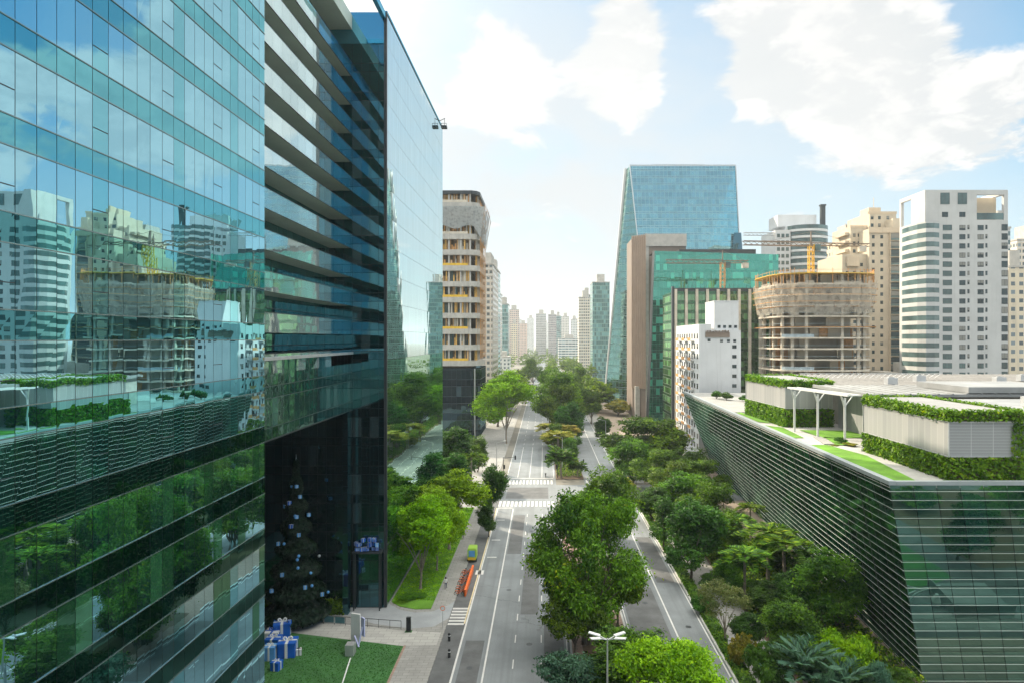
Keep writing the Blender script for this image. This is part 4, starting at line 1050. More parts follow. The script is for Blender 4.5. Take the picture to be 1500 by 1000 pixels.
for k in range(24):
    z = 74.2-3.17*k
    if z < 1: break
    b = MB()
    pts = [(X0-.02, Yf+15.5), (X0-1.6, Yf+12), (X0-1.9, Yf+7), (X0-1.5, Yf+2.2), (X0-.2, Yf-1.0), (X0+2.6, Yf-1.15), (136.6, Yf-.02)]
    for i in range(6):
        b.wall(pts[i], pts[i+1], z, z+1.0, 0); b.wall(pts[i], pts[i+1], z+1.02, z+2.75, 1); b.wall(pts[i], pts[i+1], z+2.77, z+3.17, 0)
    b.poly([(p_[0], p_[1], z) for p_ in pts], 0)
    part(b, 'balcony', [M['tower_white'], M['winglass_b']])

# ------------------------------------------------------------------ simpler towers: walls with windows, roof block, and a colour of their own
PW = [punched('facade_windows', (1, 1, 1), (.05, .07, .08), 3.0, 3.1, .5, .48), punched('facade_bands', (1, 1, 1), (.06, .1, .11), 4.5, 3.3, .92, .5, .14), punched('facade_glass', (1, 1, 1), (.05, .12, .12), 1.6, 3.6, .86, .8), punched('facade_fine', (1, 1, 1), (.07, .09, .1), 2.2, 3.0, .62, .5, .1)]
def tower(name, label, x0, x1, y0, dep, top, style, colr, extra=(), group=None, cat='tower'):
    tw = thing(name, label, cat, ((x0+x1)/2, y0, 0), group); part = placed(tw)
    b = MB(); b.prism(rect(x0, x1, y0, y0+dep), 0, top, 0, 1); o = part(b, 'wall', [PW[style], M['roofgrey']]); o.color = (*colr, 1)
    b = MB(); w = x1-x0
    b.box(x0-.25, x1+.25, y0-.25, y0+dep+.25, top+.01, top+.7); o = part(b, 'parapet', M['concrete'])
    b = MB(); b.box(x0+w*.3, x0+w*.75, y0+dep*.25, y0+dep*.75, top+.71, top+3.6+.05*top); b.bar((x0+w*.5, y0+dep*.5, top+3), (x0+w*.5, y0+dep*.5, top+9), .15); part(b, 'roof_block', M['concrete'])
    for (ex0, ex1, ey0, ey1, ez0, ez1, ec) in extra:
        b = MB(); b.box(x0+ex0, x0+ex1, y0+ey0, y0+ey1, ez0, ez1); o = part(b, 'wing', [PW[style]]); o.color = (*ec, 1)
    return tw
CR = (.66, .57, .43); WHT = (.68, .68, .66); GRY = (.45, .46, .47); TEAL = (.22, .36, .36); PNK = (.62, .47, .4); BRN = (.4, .32, .26)
def T(px0, px1, y, top_py, dep, style, colr, name, label, **k):
    x0, x1 = XW(px0, y), XW(px1, y); return tower(name, label, x0, x1, y, dep, ZH(top_py, y), style, colr, **k)
T(1466, 1480, 262, 335, 14, 1, GRY, 'apartment_tower', 'narrow grey tower with glazed balconies wedged behind the white tower')
T(1478, 1512, 250, 392, 14, 0, CR, 'apartment_tower', 'cream tower cut by the right edge of the photo, lower of two there')
T(1490, 1560, 330, 352, 16, 3, (.6, .52, .42), 'apartment_tower', 'taller beige tower farther back at the right edge of the photo')
T(1236, 1268, 300, 352, 18, 0, (.68, .55, .38), 'apartment_tower', 'ochre tower with plain walls left of the cream stepped tower')
# right of the avenue, farther
T(868, 893, 587, 414, 30, 2, (.15, .27, .23), 'glass_slab_tower', 'slim dark green glass slab left of the slanted skyscraper')
T(848, 867, 700, 436, 24, 3, (.6, .52, .42), 'office_tower', 'slim beige tower with window strips next to the dark glass slab')
T(853, 866, 720, 432, 20, 3, GRY, 'office_tower', 'grey roof storey tower directly behind the slim beige one')
T(818, 848, 900, 496, 30, 1, WHT, 'office_block', 'low white block with vertical piers at the end of the avenue')
T(836, 846, 1250, 468, 20, 0, WHT, 'apartment_tower', 'pale thin tower behind the low white block')
T(822, 834, 1300, 464, 20, 0, (.62, .6, .56), 'apartment_tower', 'hazy beige tower just right of the dark paired tower')
T(803, 815, 1150, 461, 22, 3, (.36, .32, .32), 'apartment_tower', 'hazy dark brown tower near the middle of the skyline')
T(813, 822, 1180, 463, 20, 2, (.35, .44, .46), 'apartment_tower', 'hazy blue-grey tower touching the dark brown one')
T(785, 800, 1200, 460, 24, 3, (.5, .49, .48), 'apartment_tower', 'grey skyline tower at the vanishing end of the street')
T(772, 782, 1700, 466, 24, 0, WHT, 'apartment_tower', 'faint white tower left of the grey skyline tower')
T(760, 772, 1350, 474, 24, 0, PNK, 'apartment_tower', 'hazy pink block low on the skyline')
T(744, 760, 1050, 454, 26, 0, (.62, .5, .44), 'apartment_tower', 'hazy pinkish tower with plain top above the tree mass')
T(749, 757, 1020, 474, 20, 0, CR, 'apartment_tower', 'hazy cream slab in front of the pinkish tower')
T(731, 744, 620, 446, 30, 2, (.3, .4, .4), 'glass_slab_tower', 'dark grey-green glass tower on the left side of the avenue far off')
T(722, 732, 520, 430, 30, 1, (.6, .57, .5), 'apartment_tower', 'pale slim tower beside the dark grey-green glass tower')
T(716, 729, 440, 396, 26, 1, (.36, .56, .58), 'apartment_tower', 'teal balcony tower behind the plain grey-beige tower')
T(703, 722, 340, 388, 40, 3, (.5, .46, .41), 'apartment_tower', 'plain grey-beige tower next to the scaffolded tower on the left', extra=((9.0/10, 6.2, -.4, 6, 0, 68, (.55, .5, .44)),))
T(726, 746, 560, 523, 30, 0, WHT, 'low_building', 'low white building between trees on the left of the avenue', cat='building')
for i, (a, c_, y, tp_, st, cl, lb) in enumerate([
    (796, 803, 2300, 472, 0, WHT, 'faintest skyline tower, thin and white, in the centre gap'),
    (815, 826, 2400, 475, 3, WHT, 'faint low pale block on the skyline right of centre'),
    (838, 850, 1900, 470, 0, PNK, 'faint pinkish tower at the right of the skyline gap'),
    (752, 764, 2100, 468, 3, WHT, 'faint pale slab at the left of the skyline gap'),
    (735, 742, 1500, 452, 0, CR, 'hazy cream tower peeping past the dark glass tower'),
    (846, 853, 1500, 452, 0, WHT, 'hazy white tower peeping past the slim beige tower')]):
    T(a, c_, y, tp_, 30, st, cl, 'skyline_tower', lb)
# right skyline gaps and towers only the mirror shows

# ------------------------------------------------------------------ scaffolded tower on the left of the avenue
lt = thing('scaffolded_tower', 'left tower under construction with timber-screened floors, grey slab bands and a netted top', 'construction', (-30, 259, 0)); part = placed(lt)
fp = [(-62, 259), (-27.4, 259), (-25.6, 260.2), (-24.6, 262.5), (-24.6, 286), (-62, 286)]
inn = [(-62, 260.0), (-28.0, 260.0), (-26.6, 261.0), (-25.6, 263), (-25.6, 285), (-62, 285)]
TW = ZH(278, 259)
b = MB(); b.prism([(-62, 262.2), (-30, 262.2), (-28.4, 264), (-28.4, 284), (-62, 284)], 0, TW-1); part(b, 'core', paint('brown_core', (.2, .15, .1), .9, .3, .3))  # core in one plain dark brown
WOODS = [M['wood'], paint('ochre', (.72, .42, .12), .8, .25, .8), paint('plywood', (.6, .38, .2), .8, .25, .8), M['concrete_raw'], M['winglass_b']]
zz = 27.0; k = 0
while zz < TW-3:
    b = MB(); b.prism(fp, zz, zz+(2.0 if zz > 24 else 1.2)); part(b, 'floor_band', M['concrete'])
    h0, h1 = zz+2.0, min(zz+6.0, TW-.5)
    b = MB(); x = -42.0
    while x < -28.2:
        w = random.uniform(.18, .8); c_ = random.choice((0, 0, 1, 2, 3)) if zz > 60 else random.choice((1, 1, 2, 4, 3, 4))
        hh = h1-.02 if random.random() < .7 else h0+(h1-h0)*random.uniform(.3, .8)
        dp = random.uniform(.2, 1.4); b.box(x, x+w, 259.6+dp, 259.7+dp, h0+.01, hh, c_); x += w+random.uniform(.02, .35)
    y = 263.0
    while y < 285:
        w = random.uniform(.3, 1.4); b.box(-25.9-random.random(), -25.8, y, y+w, h0+.01, h1-.02, random.choice((0, 1, 2, 3))); y += w+random.uniform(.1, .8)
    part(b, 'timber_screen', WOODS)
    b = MB()
    for x in (-41, -36.5, -32, -28.4): b.box(x, x+.6, 259.5, 260.1, h0+.005, h1)
    for y in (264, 271, 278, 284): b.box(-26.0, -25.4, y, y+.6, h0+.005, h1)
    part(b, 'column', M['concrete'])
    if k % 2 == 0:
        b = MB(); b.box(-41.5, -29, 259.15, 259.3, h0, h0+.9); part(b, 'guard_panel', M['yellow'] if zz < 66 else M['concrete_raw'])
    zz += 6.0; k += 1
b = MB(); b.prism(fp, TW-1.6, TW-.3); part(b, 'roof', M['darkmetal'])
netg, t = mat('scaffold_net'); n_ = t.noise(t.coord(), .7, 4); pp = t.n('ShaderNodeBsdfPrincipled', i_Base_Color=t.mix(n_, (.3, .33, .34), (.5, .52, .52)), i_Roughness=.9)
tl = t.n('ShaderNodeBsdfTranslucent', i_Color=(.4, .4, .38)); mx = t.n('ShaderNodeMixShader', i_0=.3, i_1=pp.outputs[0], i_2=tl.outputs[0]); tp = t.n('ShaderNodeBsdfTransparent')
mx2 = t.n('ShaderNodeMixShader', i_0=t.step(t.noise(t.coord(), 1.1, 4), .4, .75, .02, .4), i_1=mx.outputs[0], i_2=tp.outputs[0]); t.out(mx2.outputs[0])
b = MB(); zb_, zt_ = ZH(333, 259), ZH(303, 259)
for i in range(24):
    xa, xb = -62+i*1.48, -62+(i+1)*1.48; sa, sb_ = .7*math.sin(i*.9), .7*math.sin((i+1)*.9)
    b.quad((xa, 258.6, zb_+sa), (xb, 258.6, zb_+sb_), (xb+.1, 257.6, zt_), (xa+.1, 257.6, zt_))
for i in range(16):
    ya, yb = 259+i*1.8, 259+(i+1)*1.8; sa, sb_ = .9*math.sin(i*1.1), .9*math.sin((i+1)*1.1)
    b.quad((-24.2, ya, zb_-4+sa), (-24.2, yb, zb_-4+sb_), (-22.4+.5*math.sin(i*2.1), yb, zt_+1.5*math.sin(i*1.3)), (-22.4+.5*math.sin(i*2.1-.3), ya, zt_+1.5*math.sin(i*1.3-.6)))
b.quad((-26.5, 258.6, zb_), (-24.2, 259, zb_-4), (-22.6, 259, zt_), (-26.4, 257.6, zt_))
part(b, 'safety_net', netg)
b = MB()
for y in range(260, 286, 3):
    b.bar((-24.3, y, 30), (-24.3, y, TW-4), .09); b.bar((-24.4, y, zt_-8), (-22.4, y, zt_+1), .08)
for z in range(32, int(TW)-4, 6): b.bar((-24.3, 259.5, z), (-24.3, 285.5, z), .08)
part(b, 'scaffold', M['wood'])
b = MB(); b.box(-62, -27.2, 258.6, 285, 0, 26.2, 0)
PG = curtain('podium_glass', (.14, .26, .3), (.04, .09, .13), (.004, .014, .02), (.02, .03, .04), 1.8, 6.4, .42, .06, .2, .4)
b = MB(); u = b.wall((-62, 258.5), (-27.4, 258.5), .1, 26.2, 0); u = b.wall((-27.4, 258.5), (-24.4, 262), .1, 26.2, 0, u); b.wall((-24.4, 262), (-24.4, 286), .1, 26.2, 0, u); b.poly([(-62, 258.5, 26.2), (-27.4, 258.5, 26.2), (-24.4, 262, 26.2), (-24.4, 286, 26.2), (-62, 286, 26.2)]); part(b, 'podium', PG)
b = MB(); b.bar((-26.3, 258.9, .1), (-26.3, 258.9, 26), .28, 0, 8); part(b, 'podium_column', M['steel'])
# far left low blocks filling behind the podium
# ------------------------------------------------------------------ trees
PR = {}
def proto(k, *a, **kw): PR[k] = (tree_proto(k, *a, **kw), a[0], a[1])
proto('big', 18, 7.6, .9, M['leaf_yel'], M['bark'], leaf=.36, nlobe=30, nclump=1750, nleaf=24, trunk_r=.33, limbs=8, multi=3, lobe_r=.22, spread=.86, fill=.25)
proto('dark', 11, 4.6, 1.6, M['leaf_dark'], M['bark'], leaf=.34, nlobe=13, nclump=800, nleaf=22, trunk_r=.2, lobe_r=.33, spread=.72)
proto('dark2', 11, 4.6, 1.3, M['leaf_mid'], M['bark'], leaf=.34, nlobe=15, nclump=800, nleaf=22, trunk_r=.2, multi=2, lobe_r=.3, spread=.75)
proto('mid', 12, 5.0, 2.0, M['leaf_yel'], M['bark'], leaf=.36, nlobe=15, nclump=850, nleaf=22, trunk_r=.24, lobe_r=.32, spread=.74)
proto('bright', 12, 4.4, 2.4, M['leaf_bright'], M['barkpale'], leaf=.3, nlobe=14, nclump=850, nleaf=22, trunk_r=.17, lobe_r=.31, spread=.76, flat=.55)
proto('bright_low', 10, 7.0, 1.4, M['leaf_bright'], M['bark'], leaf=.3, nlobe=22, nclump=1700, nleaf=22, trunk_r=.26, lobe_r=.28, spread=.75, flat=.5)
proto('sparse', 7, 3.0, 1.8, M['leaf_pale'], M['barkpale'], leaf=.2, nlobe=9, nclump=240, nleaf=16, trunk_r=.1, limbs=8, lobe_r=.34, spread=.7)
proto('bush', 3, 2.4, .1, M['leaf_mid'], M['bark'], leaf=.26, nlobe=8, nclump=300, nleaf=20, trunk_r=.07, lobe_r=.42)
proto('bush_dark', 3, 2.4, .1, M['leaf_dark'], M['bark'], leaf=.26, nlobe=8, nclump=300, nleaf=20, trunk_r=.07, lobe_r=.42)
proto('bush_blue', 3, 2.4, .1, M['leaf_blue'], M['bark'], leaf=.17, nlobe=10, nclump=600, nleaf=24, trunk_r=.07, lobe_r=.42)
proto('bush_lime', 3, 2.4, .1, M['leaf_bright'], M['bark'], leaf=.24, nlobe=8, nclump=300, nleaf=20, trunk_r=.07, lobe_r=.42)
proto('bush_gold', 3, 2.4, .1, M['leaf_gold'], M['bark'], leaf=.3, nlobe=8, nclump=260, nleaf=18, trunk_r=.07, lobe_r=.42)
def TREE(kind, px, Y, top, wpx, label, name='tree', cat='tree', group=None, z=.1, x=None):
    p, h, r = PR[kind]; X = XW(px, Y) if x is None else x
    return place_tree(p, X, Y, (ZH(top, Y)-z)*(1.24 if name == 'tree' and X > 11 and Y < 185 and kind != 'bright_low' else 1.03), wpx/1000*Y*(1.04 if name == 'tree' and kind not in ('bright_low', 'big') else 1.0), label, name, cat, group, z, h, r)
gl = 'street trees on the left pavement'; gm = 'trees on the median'; gr_ = 'trees beside the right carriageway'
TREE('bright', 616, 101, 733, 94, 'bright lime tree on the grass strip, nearest the foot of the mirrored block', group=gl)
TREE('bright', 658, 120, 697, 104, 'bright lime tree behind the nearest lime tree, leaning over the pavement', group=gl)
TREE('dark', 717, 141, 684, 46, 'dark round street tree at the kerb before the crossing, left side', group=gl)
TREE('dark', 716, 128, 738, 34, 'small dark street tree in front of the round kerb tree, above the layby', group=gl)
TREE('dark', 672, 176, 626, 72, 'dark tree directly below the podium of the scaffolded tower', group=gl)
TREE('dark2', 698, 190, 640, 38, 'small green tree right of the dark podium tree', group=gl)
TREE('dark', 668, 150, 664, 62, 'dark bushy tree above the second lime tree', group=gl)
TREE('dark2', 650, 137, 700, 60, 'mid green tree hidden half behind the lime trees', group=gl)
TREE('bright', 741, 243, 550, 84, 'large sunlit yellow-green tree on the left pavement beside the dark podium', group=gl)
TREE('dark2', 742, 330, 543, 48, 'brownish green tree behind the large sunlit tree', group=gl)
TREE('dark', 700, 215, 662, 30, 'small dark tree at the edge of the sunny forecourt', group=gl)
TREE('mid', 812, 262, 541, 72, 'tall round green tree on the median, middle distance', group=gm)
TREE('dark', 836, 238, 590, 48, 'lower dark tree at the right of the tall median tree', group=gm)
TREE('big', 858, 83, 722, 152, 'huge dark tree with yellow-tipped crown standing on the near median', group=gm, z=.15)
TREE('dark2', 893, 120, 708, 78, 'green tree just behind the huge median tree, toward the crossing', group=gm, z=.15)
TREE('mid', 856, 128, 716, 74, 'yellow-tinged tree between the huge median tree and the crossing', group=gm, z=.15)
TREE('bright_low', 985, 60, 950, 205, 'wide bright lime crown cut off by the bottom edge of the photo', group=gm)
TREE('dark2', 915, 70, 925, 125, 'dark green low tree behind the wide bright lime crown', group=gm)
TREE('bush_blue', 846, 69, 962, 110, 'blue-green shrub at the bottom edge left of the lamp post', 'shrub', 'shrub')
TREE('bush_dark', 880, 74, 965, 60, 'dark shrub under the huge median tree beside the lamp post', 'shrub', 'shrub')
TREE('mid', 945, 186, 607, 112, 'broad sunlit tree beside the far end of the leaning glass building', group=gr_)
TREE('dark2', 925, 172, 655, 62, 'green tree under the broad sunlit tree, at the kerb', group=gr_)
TREE('dark', 882, 245, 611, 28, 'small lone dark tree on the right pavement beyond the crossing', group=gr_)
TREE('dark2', 983, 196, 625, 44, 'tree squeezed between the broad sunlit tree and the leaning glass building', group=gr_)
TREE('mid', 985, 150, 686, 58, 'yellow-green tree below the broad sunlit tree', group=gr_)
TREE('dark', 955, 138, 722, 66, 'dark blue-green tree at the kerb in the middle of the right row', group=gr_)
TREE('dark2', 1003, 138, 706, 74, 'green tree in the middle of the right row, set back from the kerb', group=gr_)
TREE('dark', 1012, 104, 757, 98, 'dense dark tree with a round crown halfway along the right carriageway', group=gr_)
TREE('dark2', 1042, 122, 722, 60, 'green tree right of the dense dark tree, near the beige plaza', group=gr_)
TREE('dark', 1168, 97, 818, 74, 'dark tree against the cable-wrapped glass, farther of two', group=gr_)
TREE('dark2', 1218, 87, 830, 98, 'round green tree against the cable-wrapped glass, nearer of two', group=gr_)
TREE('sparse', 1063, 82.5, 866, 76, 'thin pale half-bare tree on the right pavement', group=gr_)
TREE('dark', 1110, 92, 858, 66, 'dark tree between the palms and the thin pale tree', group=gr_)
TREE('dark2', 1160, 79, 895, 80, 'low green tree under the round tree beside the leaning glass', group=gr_)
for i, (k, px, Y, top, w, lb) in enumerate([
    ('bush_dark', 1125, 71, 942, 66, 'dark shrub at the bottom edge right of the pavement'),
    ('bush_lime', 1255, 72, 935, 70, 'lime shrub row end under the leaning glass corner'),
    ('bush_lime', 1215, 76, 925, 60, 'lime shrub left of the lime row end under the leaning glass'),
    ('bush_blue', 1290, 66, 968, 50, 'blue-green shrub at the bottom edge under the leaning corner'),
    ('bush_blue', 1215, 66, 980, 40, 'blue-green spiky shrub at the bottom edge right of the fan palm'),
    ('bush_dark', 1320, 68, 985, 70, 'dark shrub touching the foot of the leaning corner'),
    ('bush_gold', 1090, 76, 930, 40, 'yellowish bush behind the bottom dark shrub'),
    ('bush_dark', 1048, 100, 838, 50, 'dark bush at the kerb below the dense dark tree'),
    ('bush', 1085, 100, 850, 60, 'green bush in the planting below the palms'),
    ('bush', 1140, 88, 880, 70, 'green bush in the planting left of the round tree'),
    ('bush_dark', 1030, 92, 872, 40, 'dark kerb bush beside the thin pale tree'),
    ('bush', 905, 166, 690, 34, 'green bush at the kerb by the right crossing'),
    ('bush_gold', 918, 160, 700, 30, 'golden bush at the kerb before the right crossing'),
    ('bush_gold', 808, 236, 640, 24, 'golden bush among the median palms'),
    ('bush_gold', 905, 330, 585, 46, 'golden sunlit bushes at the foot of the skyscraper'),
    ('bush_gold', 870, 350, 582, 30, 'golden bush near the far right pavement'),
    ('bush', 603, 97, 872, 40, 'green bush at the near tip of the grass strip'),
    ('bush', 590, 96, 880, 24, 'small bush at the corner of the mirrored wing'),
    ('bush', 816, 212, 655, 30, 'green bush under the median palms')]):
    TREE(k, px, Y, top, w, lb, 'shrub', 'shrub', z=.15)

# palms: trunk and a crown of drooping feathered fronds
def palm_data(name, H, nf, L, lm, droop=.9, w=.32, up=.75, bark='barkpale', lf=.72):
    b = MB(); b.tube([(0, 0, -.05), (.05, .02, H*.5), (.12, 0, H)], [.2, .15, .13], n=7)
    C = []; N = []; D = []
    for i in range(nf):
        a = i*2.399; e = up*(1-.9*i/nf)+random.uniform(-.1, .1); l_ = L*random.uniform(.8, 1.1)
        ns = 38
        for s_ in range(ns):
            f = (s_+.6)/ns; r_ = l_*f*math.cos(e*(1-f*.3)); z = H+l_*f*math.sin(e)-droop*l_*f*f*.75
            for sd in (-1, 1):
                wl_ = w*math.sin(math.pi*min(1, f*.93+.06))*1.3+.08
                C.append((.12+math.cos(a)*r_-math.sin(a)*sd*wl_, math.sin(a)*r_+math.cos(a)*sd*wl_, z-abs(wl_)*.35)); N.append((math.sin(a)*sd*.5+random.uniform(-.2, .2), -math.cos(a)*sd*.5, 1)); D.append((-math.sin(a)*sd+.75*math.cos(a), math.cos(a)*sd+.75*math.sin(a), -.25+random.uniform(-.15, .15)))
    C = np.array(C); N = np.array(N)
    return b.data(name+'_trunk', M[bark]), leaves_data(name+'_crown', C, N, lf, RNG.random(len(C)), M[lm], .2, np.array(D))
PALM = {'tall': (palm_data('palm', 7.5, 17, 3.2, 'leaf_mid', 1.0, .3, 1.2, lf=.6), 9.6), 'fan': (palm_data('fan_palm', 2.6, 34, 3.2, 'leaf_dark', .55, .4, 1.25), 5.6), 'gold': (palm_data('gold_palm', 5.5, 20, 2.6, 'leaf_gold', .8), 7.2), 'blue': (palm_data('blue_palm', 1.6, 26, 2.8, 'leaf_blue', .45, .26, 1.35, lf=.5), 4.2)}
def PLM(kind, px, Y, top, label, group=None, z=.15, name='palm_tree', wide=1.0):
    (tr, cr), h = PALM[kind]; X = XW(px, Y); s_ = (ZH(top, Y)-z)/h
    t_ = thing(name, label, 'palm', (X, Y, z), group, random.uniform(0, 6)); wide *= 1.55 if kind in ('tall', 'gold') else 1.0; t_.scale = (s_*wide, s_*wide, s_)
    link('trunk', tr, t_); link('crown', cr, t_)
for (k, px, Y, top, w, lb) in [
    ('mid', 1002, 120, 738, 80, 'sunlit green tree behind the dense dark tree, right row'), ('dark2', 1062, 112, 762, 64, 'green tree among the palms by the beige plaza'),
    ('dark', 972, 120, 742, 56, 'dark kerbside tree just beyond the dense dark tree'), ('mid', 1035, 150, 684, 62, 'yellow-green tree at the near edge of the beige plaza'),
    ('dark2', 1128, 110, 792, 64, 'green tree between two palms under the leaning glass'), ('dark', 1146, 90, 850, 64, 'dark tree left of the two trees against the glass'),
    ('mid', 960, 162, 668, 64, 'sunlit tree at the right end of the near crossing'), ('dark2', 1012, 168, 668, 56, 'green tree by the far corner of the leaning glass building'),
    ('dark', 1095, 82, 905, 56, 'dark tree right of the thin pale tree'), ('mid', 915, 196, 640, 46, 'yellow-green kerb tree left of the broad sunlit tree'),
    ('dark2', 1070, 96, 832, 54, 'green tree behind the thin pale tree, under the palms')]:
    TREE(k, px, Y, top, w, lb, group=gr_)
for (k, px, Y, top, w, lb) in [('mid', 824, 252, 560, 56, 'sunlit tree joined to the right side of the tall median tree'), ('dark2', 806, 300, 540, 40, 'green tree behind the tall median tree'),
    ('mid', 818, 222, 618, 38, 'small yellow-green tree among the golden palms'), ('dark2', 838, 205, 640, 34, 'green tree between the palms and the right carriageway'), ('mid', 830, 340, 548, 44, 'sunlit tree farther along the median')]:
    TREE(k, px, Y, top, w, lb, group=gm)
TREE('mid', 905, 88, 810, 72, 'green tree leaning out from the right foot of the huge median tree', group=gm, z=.15)
TREE('mid', 842, 79, 845, 84, 'low leafy tree at the left foot of the huge median tree', group=gm, z=.15)
TREE('bright', 640, 109, 722, 72, 'bright young tree squeezed between the two lime trees', group=gl)
TREE('dark2', 728, 290, 558, 50, 'green tree left of the large sunlit tree', group=gl); TREE('mid', 752, 380, 545, 34, 'yellow-green tree farther up the left pavement', group=gl)
TREE('dark2', 846, 300, 566, 40, 'green tree beyond the golden bushes on the right pavement', group=gr_); TREE('mid', 866, 300, 572, 34, 'sunlit small tree before the skyscraper foot', group=gr_)
for (x, y, k, lb) in ((60, 34, 'bush', 'bush in the plaza bed, nearest the lawn'), (68, 38, 'bush_dark', 'dark bush in the plaza bed'), (76, 33, 'bush', 'bush beside the dark one in the plaza bed'), (86, 40, 'bush_gold', 'golden bush in the plaza bed')):
    p_, h_, r_ = PR[k]; place_tree(p_, x, y, 3.0, 7.0, lb+', mirrored in the front glass', 'shrub', 'shrub', None, .06, h_, r_)
gp_ = 'palms on the median'; gq = 'palms along the leaning glass building'
PLM('gold', 810, 232, 612, 'golden-trunked palm at the left of the median cluster', gp_); PLM('gold', 828, 226, 614, 'golden palm at the right of the median cluster', gp_); PLM('gold', 818, 212, 624, 'golden palm in front of the median cluster', gp_)
PLM('fan', 822, 182, 640, 'spiky green fan palm at the tip of the median, by the far crossing', gp_, wide=.8); PLM('fan', 846, 183, 668, 'smaller spiky palm at the tip of the median with red-brown fronds', gp_)
PLM('tall', 1075, 112, 742, 'dark palm in front of the beige plaza, nearest the kerb', gq); PLM('tall', 1125, 102, 756, 'dark palm halfway under the leaning glass', gq); PLM('tall', 1100, 124, 728, 'palm against the beige plaza, farthest of the row', gq, wide=.8)
PLM('tall', 1150, 98, 772, 'dark palm next to the trees under the leaning glass', gq); PLM('tall', 1060, 140, 706, 'slender palm rising before the plaza wall', gq, wide=.8); PLM('tall', 1090, 96, 790, 'low dark palm between the dense dark tree and the glass', gq)
PLM('blue', 1180, 70, 912, 'large blue-grey fan palm at the bottom edge', gq, wide=.85); PLM('blue', 1240, 67, 945, 'smaller blue-grey fan palm at the bottom edge', gq, wide=.85)
PLM('tall', 690, 170, 655, 'palm among the dark trees on the left forecourt', None)
# planting on the roof terrace
for i, (px, Y, top, kd, lb) in enumerate([(1050, 172, 572, 'bush_dark', 'dark conical shrub at the far end of the roof terrace'), (1064, 168, 574, 'bush_dark', 'second dark conical shrub at the far end of the roof terrace'), (1092, 164, 578, 'bush_dark', 'dark shrub beside the farther roof pavilion'), (1152, 122, 622, 'bush', 'green shrub at the roof edge below the farther pavilion'), (1232, 99, 640, 'bush_dark', 'dark palm-like shrub in the roof bed before the near pavilion'), (1222, 97, 652, 'bush_gold', 'dry yellowish grass clump in the roof bed before the near pavilion'), (1245, 96.5, 648, 'bush_gold', 'pale grass clump beside the near pavilion wall')]):
    TREE(kd, px, Y, top, 20 if Y > 150 else 22, lb, 'roof_shrub', 'shrub', z=ZR+.1)

# ground cover and hedges
def cover(name, polys, dens, size, lm, h, kind='stuff'):
    Cs = []
    for (x0, x1, y0, y1) in polys:
        n = int((x1-x0)*(y1-y0)*dens); C = np.empty((n, 3)); C[:, 0] = x0+(x1-x0)*RNG.random(n); C[:, 1] = y0+(y1-y0)*RNG.random(n)
        g = .5+.5*np.sin(C[:, 0]*1.3+2*np.sin(C[:, 1]*.7))*np.sin(C[:, 1]*1.1+C[:, 0]*.4)
        C[:, 2] = .15+h*(.25+.75*g)*RNG.random(n)**.5; Cs.append(C)
    C = np.vstack(Cs); N = unit(len(C))+np.array([0, 0, .8])
    o = link(name, leaves_data(name, C, N, size, RNG.random(len(C)), M[lm])); tag(o, 'dense green ground cover filling the beds on the right of the road', 'ground cover'); o['kind'] = kind; return o
cover('ground_cover', [(27.4, 38.3, 50, 139), (38.3, 40.4, 72, 122)], 34, .42, 'leaf_mid', 1.5)
o = cover('ground_cover', [(3.4, 10.2, 183, 330), (4.7, 9.3, 44, 80)], 14, .4, 'leaf_mid', .9); o['label'] = 'low planting covering the middle of the median'
o = cover('ground_cover', [(-40, -25, 178, 256)], 3.2, .7, 'leaf_dark', 1.5); o['label'] = 'low dark planting on the forecourt below the scaffolded tower'
o = cover('ground_cover', [(-46, -27.5, 95, 99)], 40, .35, 'leaf_mid', 1.6); o['label'] = 'planting inside the dark portal beside the driveway'
C, N, T_ = scatter_box(box_faces(21.1, 22.4, 46, 148, .17, .75, 'b'), 40, .3, .12)
tag(link('hedge', leaves_data('hedge', C, N, .3, T_, M['leaf_mid'])), 'low clipped hedge between the right carriageway and its pavement', 'hedge')
C, N, T_ = scatter_box(box_faces(-44, -26.8, 91.6, 93.4, .13, 1.5, 'b'), 90, .3, .15)
h_ = link('hedge', leaves_data('hedge_portal', C, N, .3, T_, M['leaf_mid'])); tag(h_, 'shaded hedge behind the railing inside the dark portal', 'hedge')
C, N, T_ = scatter_box([((-21.4, 96.4, .22), (5.9, 0, 0), (0, 53, 0))], 70, .16, .06)
gg_ = link('grass', leaves_data('grass_blades', C, N*np.array([1, 1, .3]), .16, T_, M['leaf_bright'])); gg_['kind'] = 'stuff'; tag(gg_, 'mown bright grass of the strip under the lime trees', 'grass')
C, N, T_ = scatter_box([((-46, 72, .14), (29, 0, 0), (0, 12.5, 0))], 55, .14, .03)
keep = (C[:, 1] < 82.0+(-16.9-C[:, 0])*.25) & (C[:, 0] < -17); C, N, T_ = C[keep], N[keep], T_[keep]
gg_ = link('grass', leaves_data('lawn_blades', C, N*np.array([1, 1, .3]), .13, T_, leafmat('lawn_leaf', (.02, .09, .02), (.05, .18, .04)))); gg_['kind'] = 'stuff'; tag(gg_, 'dark mown lawn carrying the blue gift boxes', 'grass')

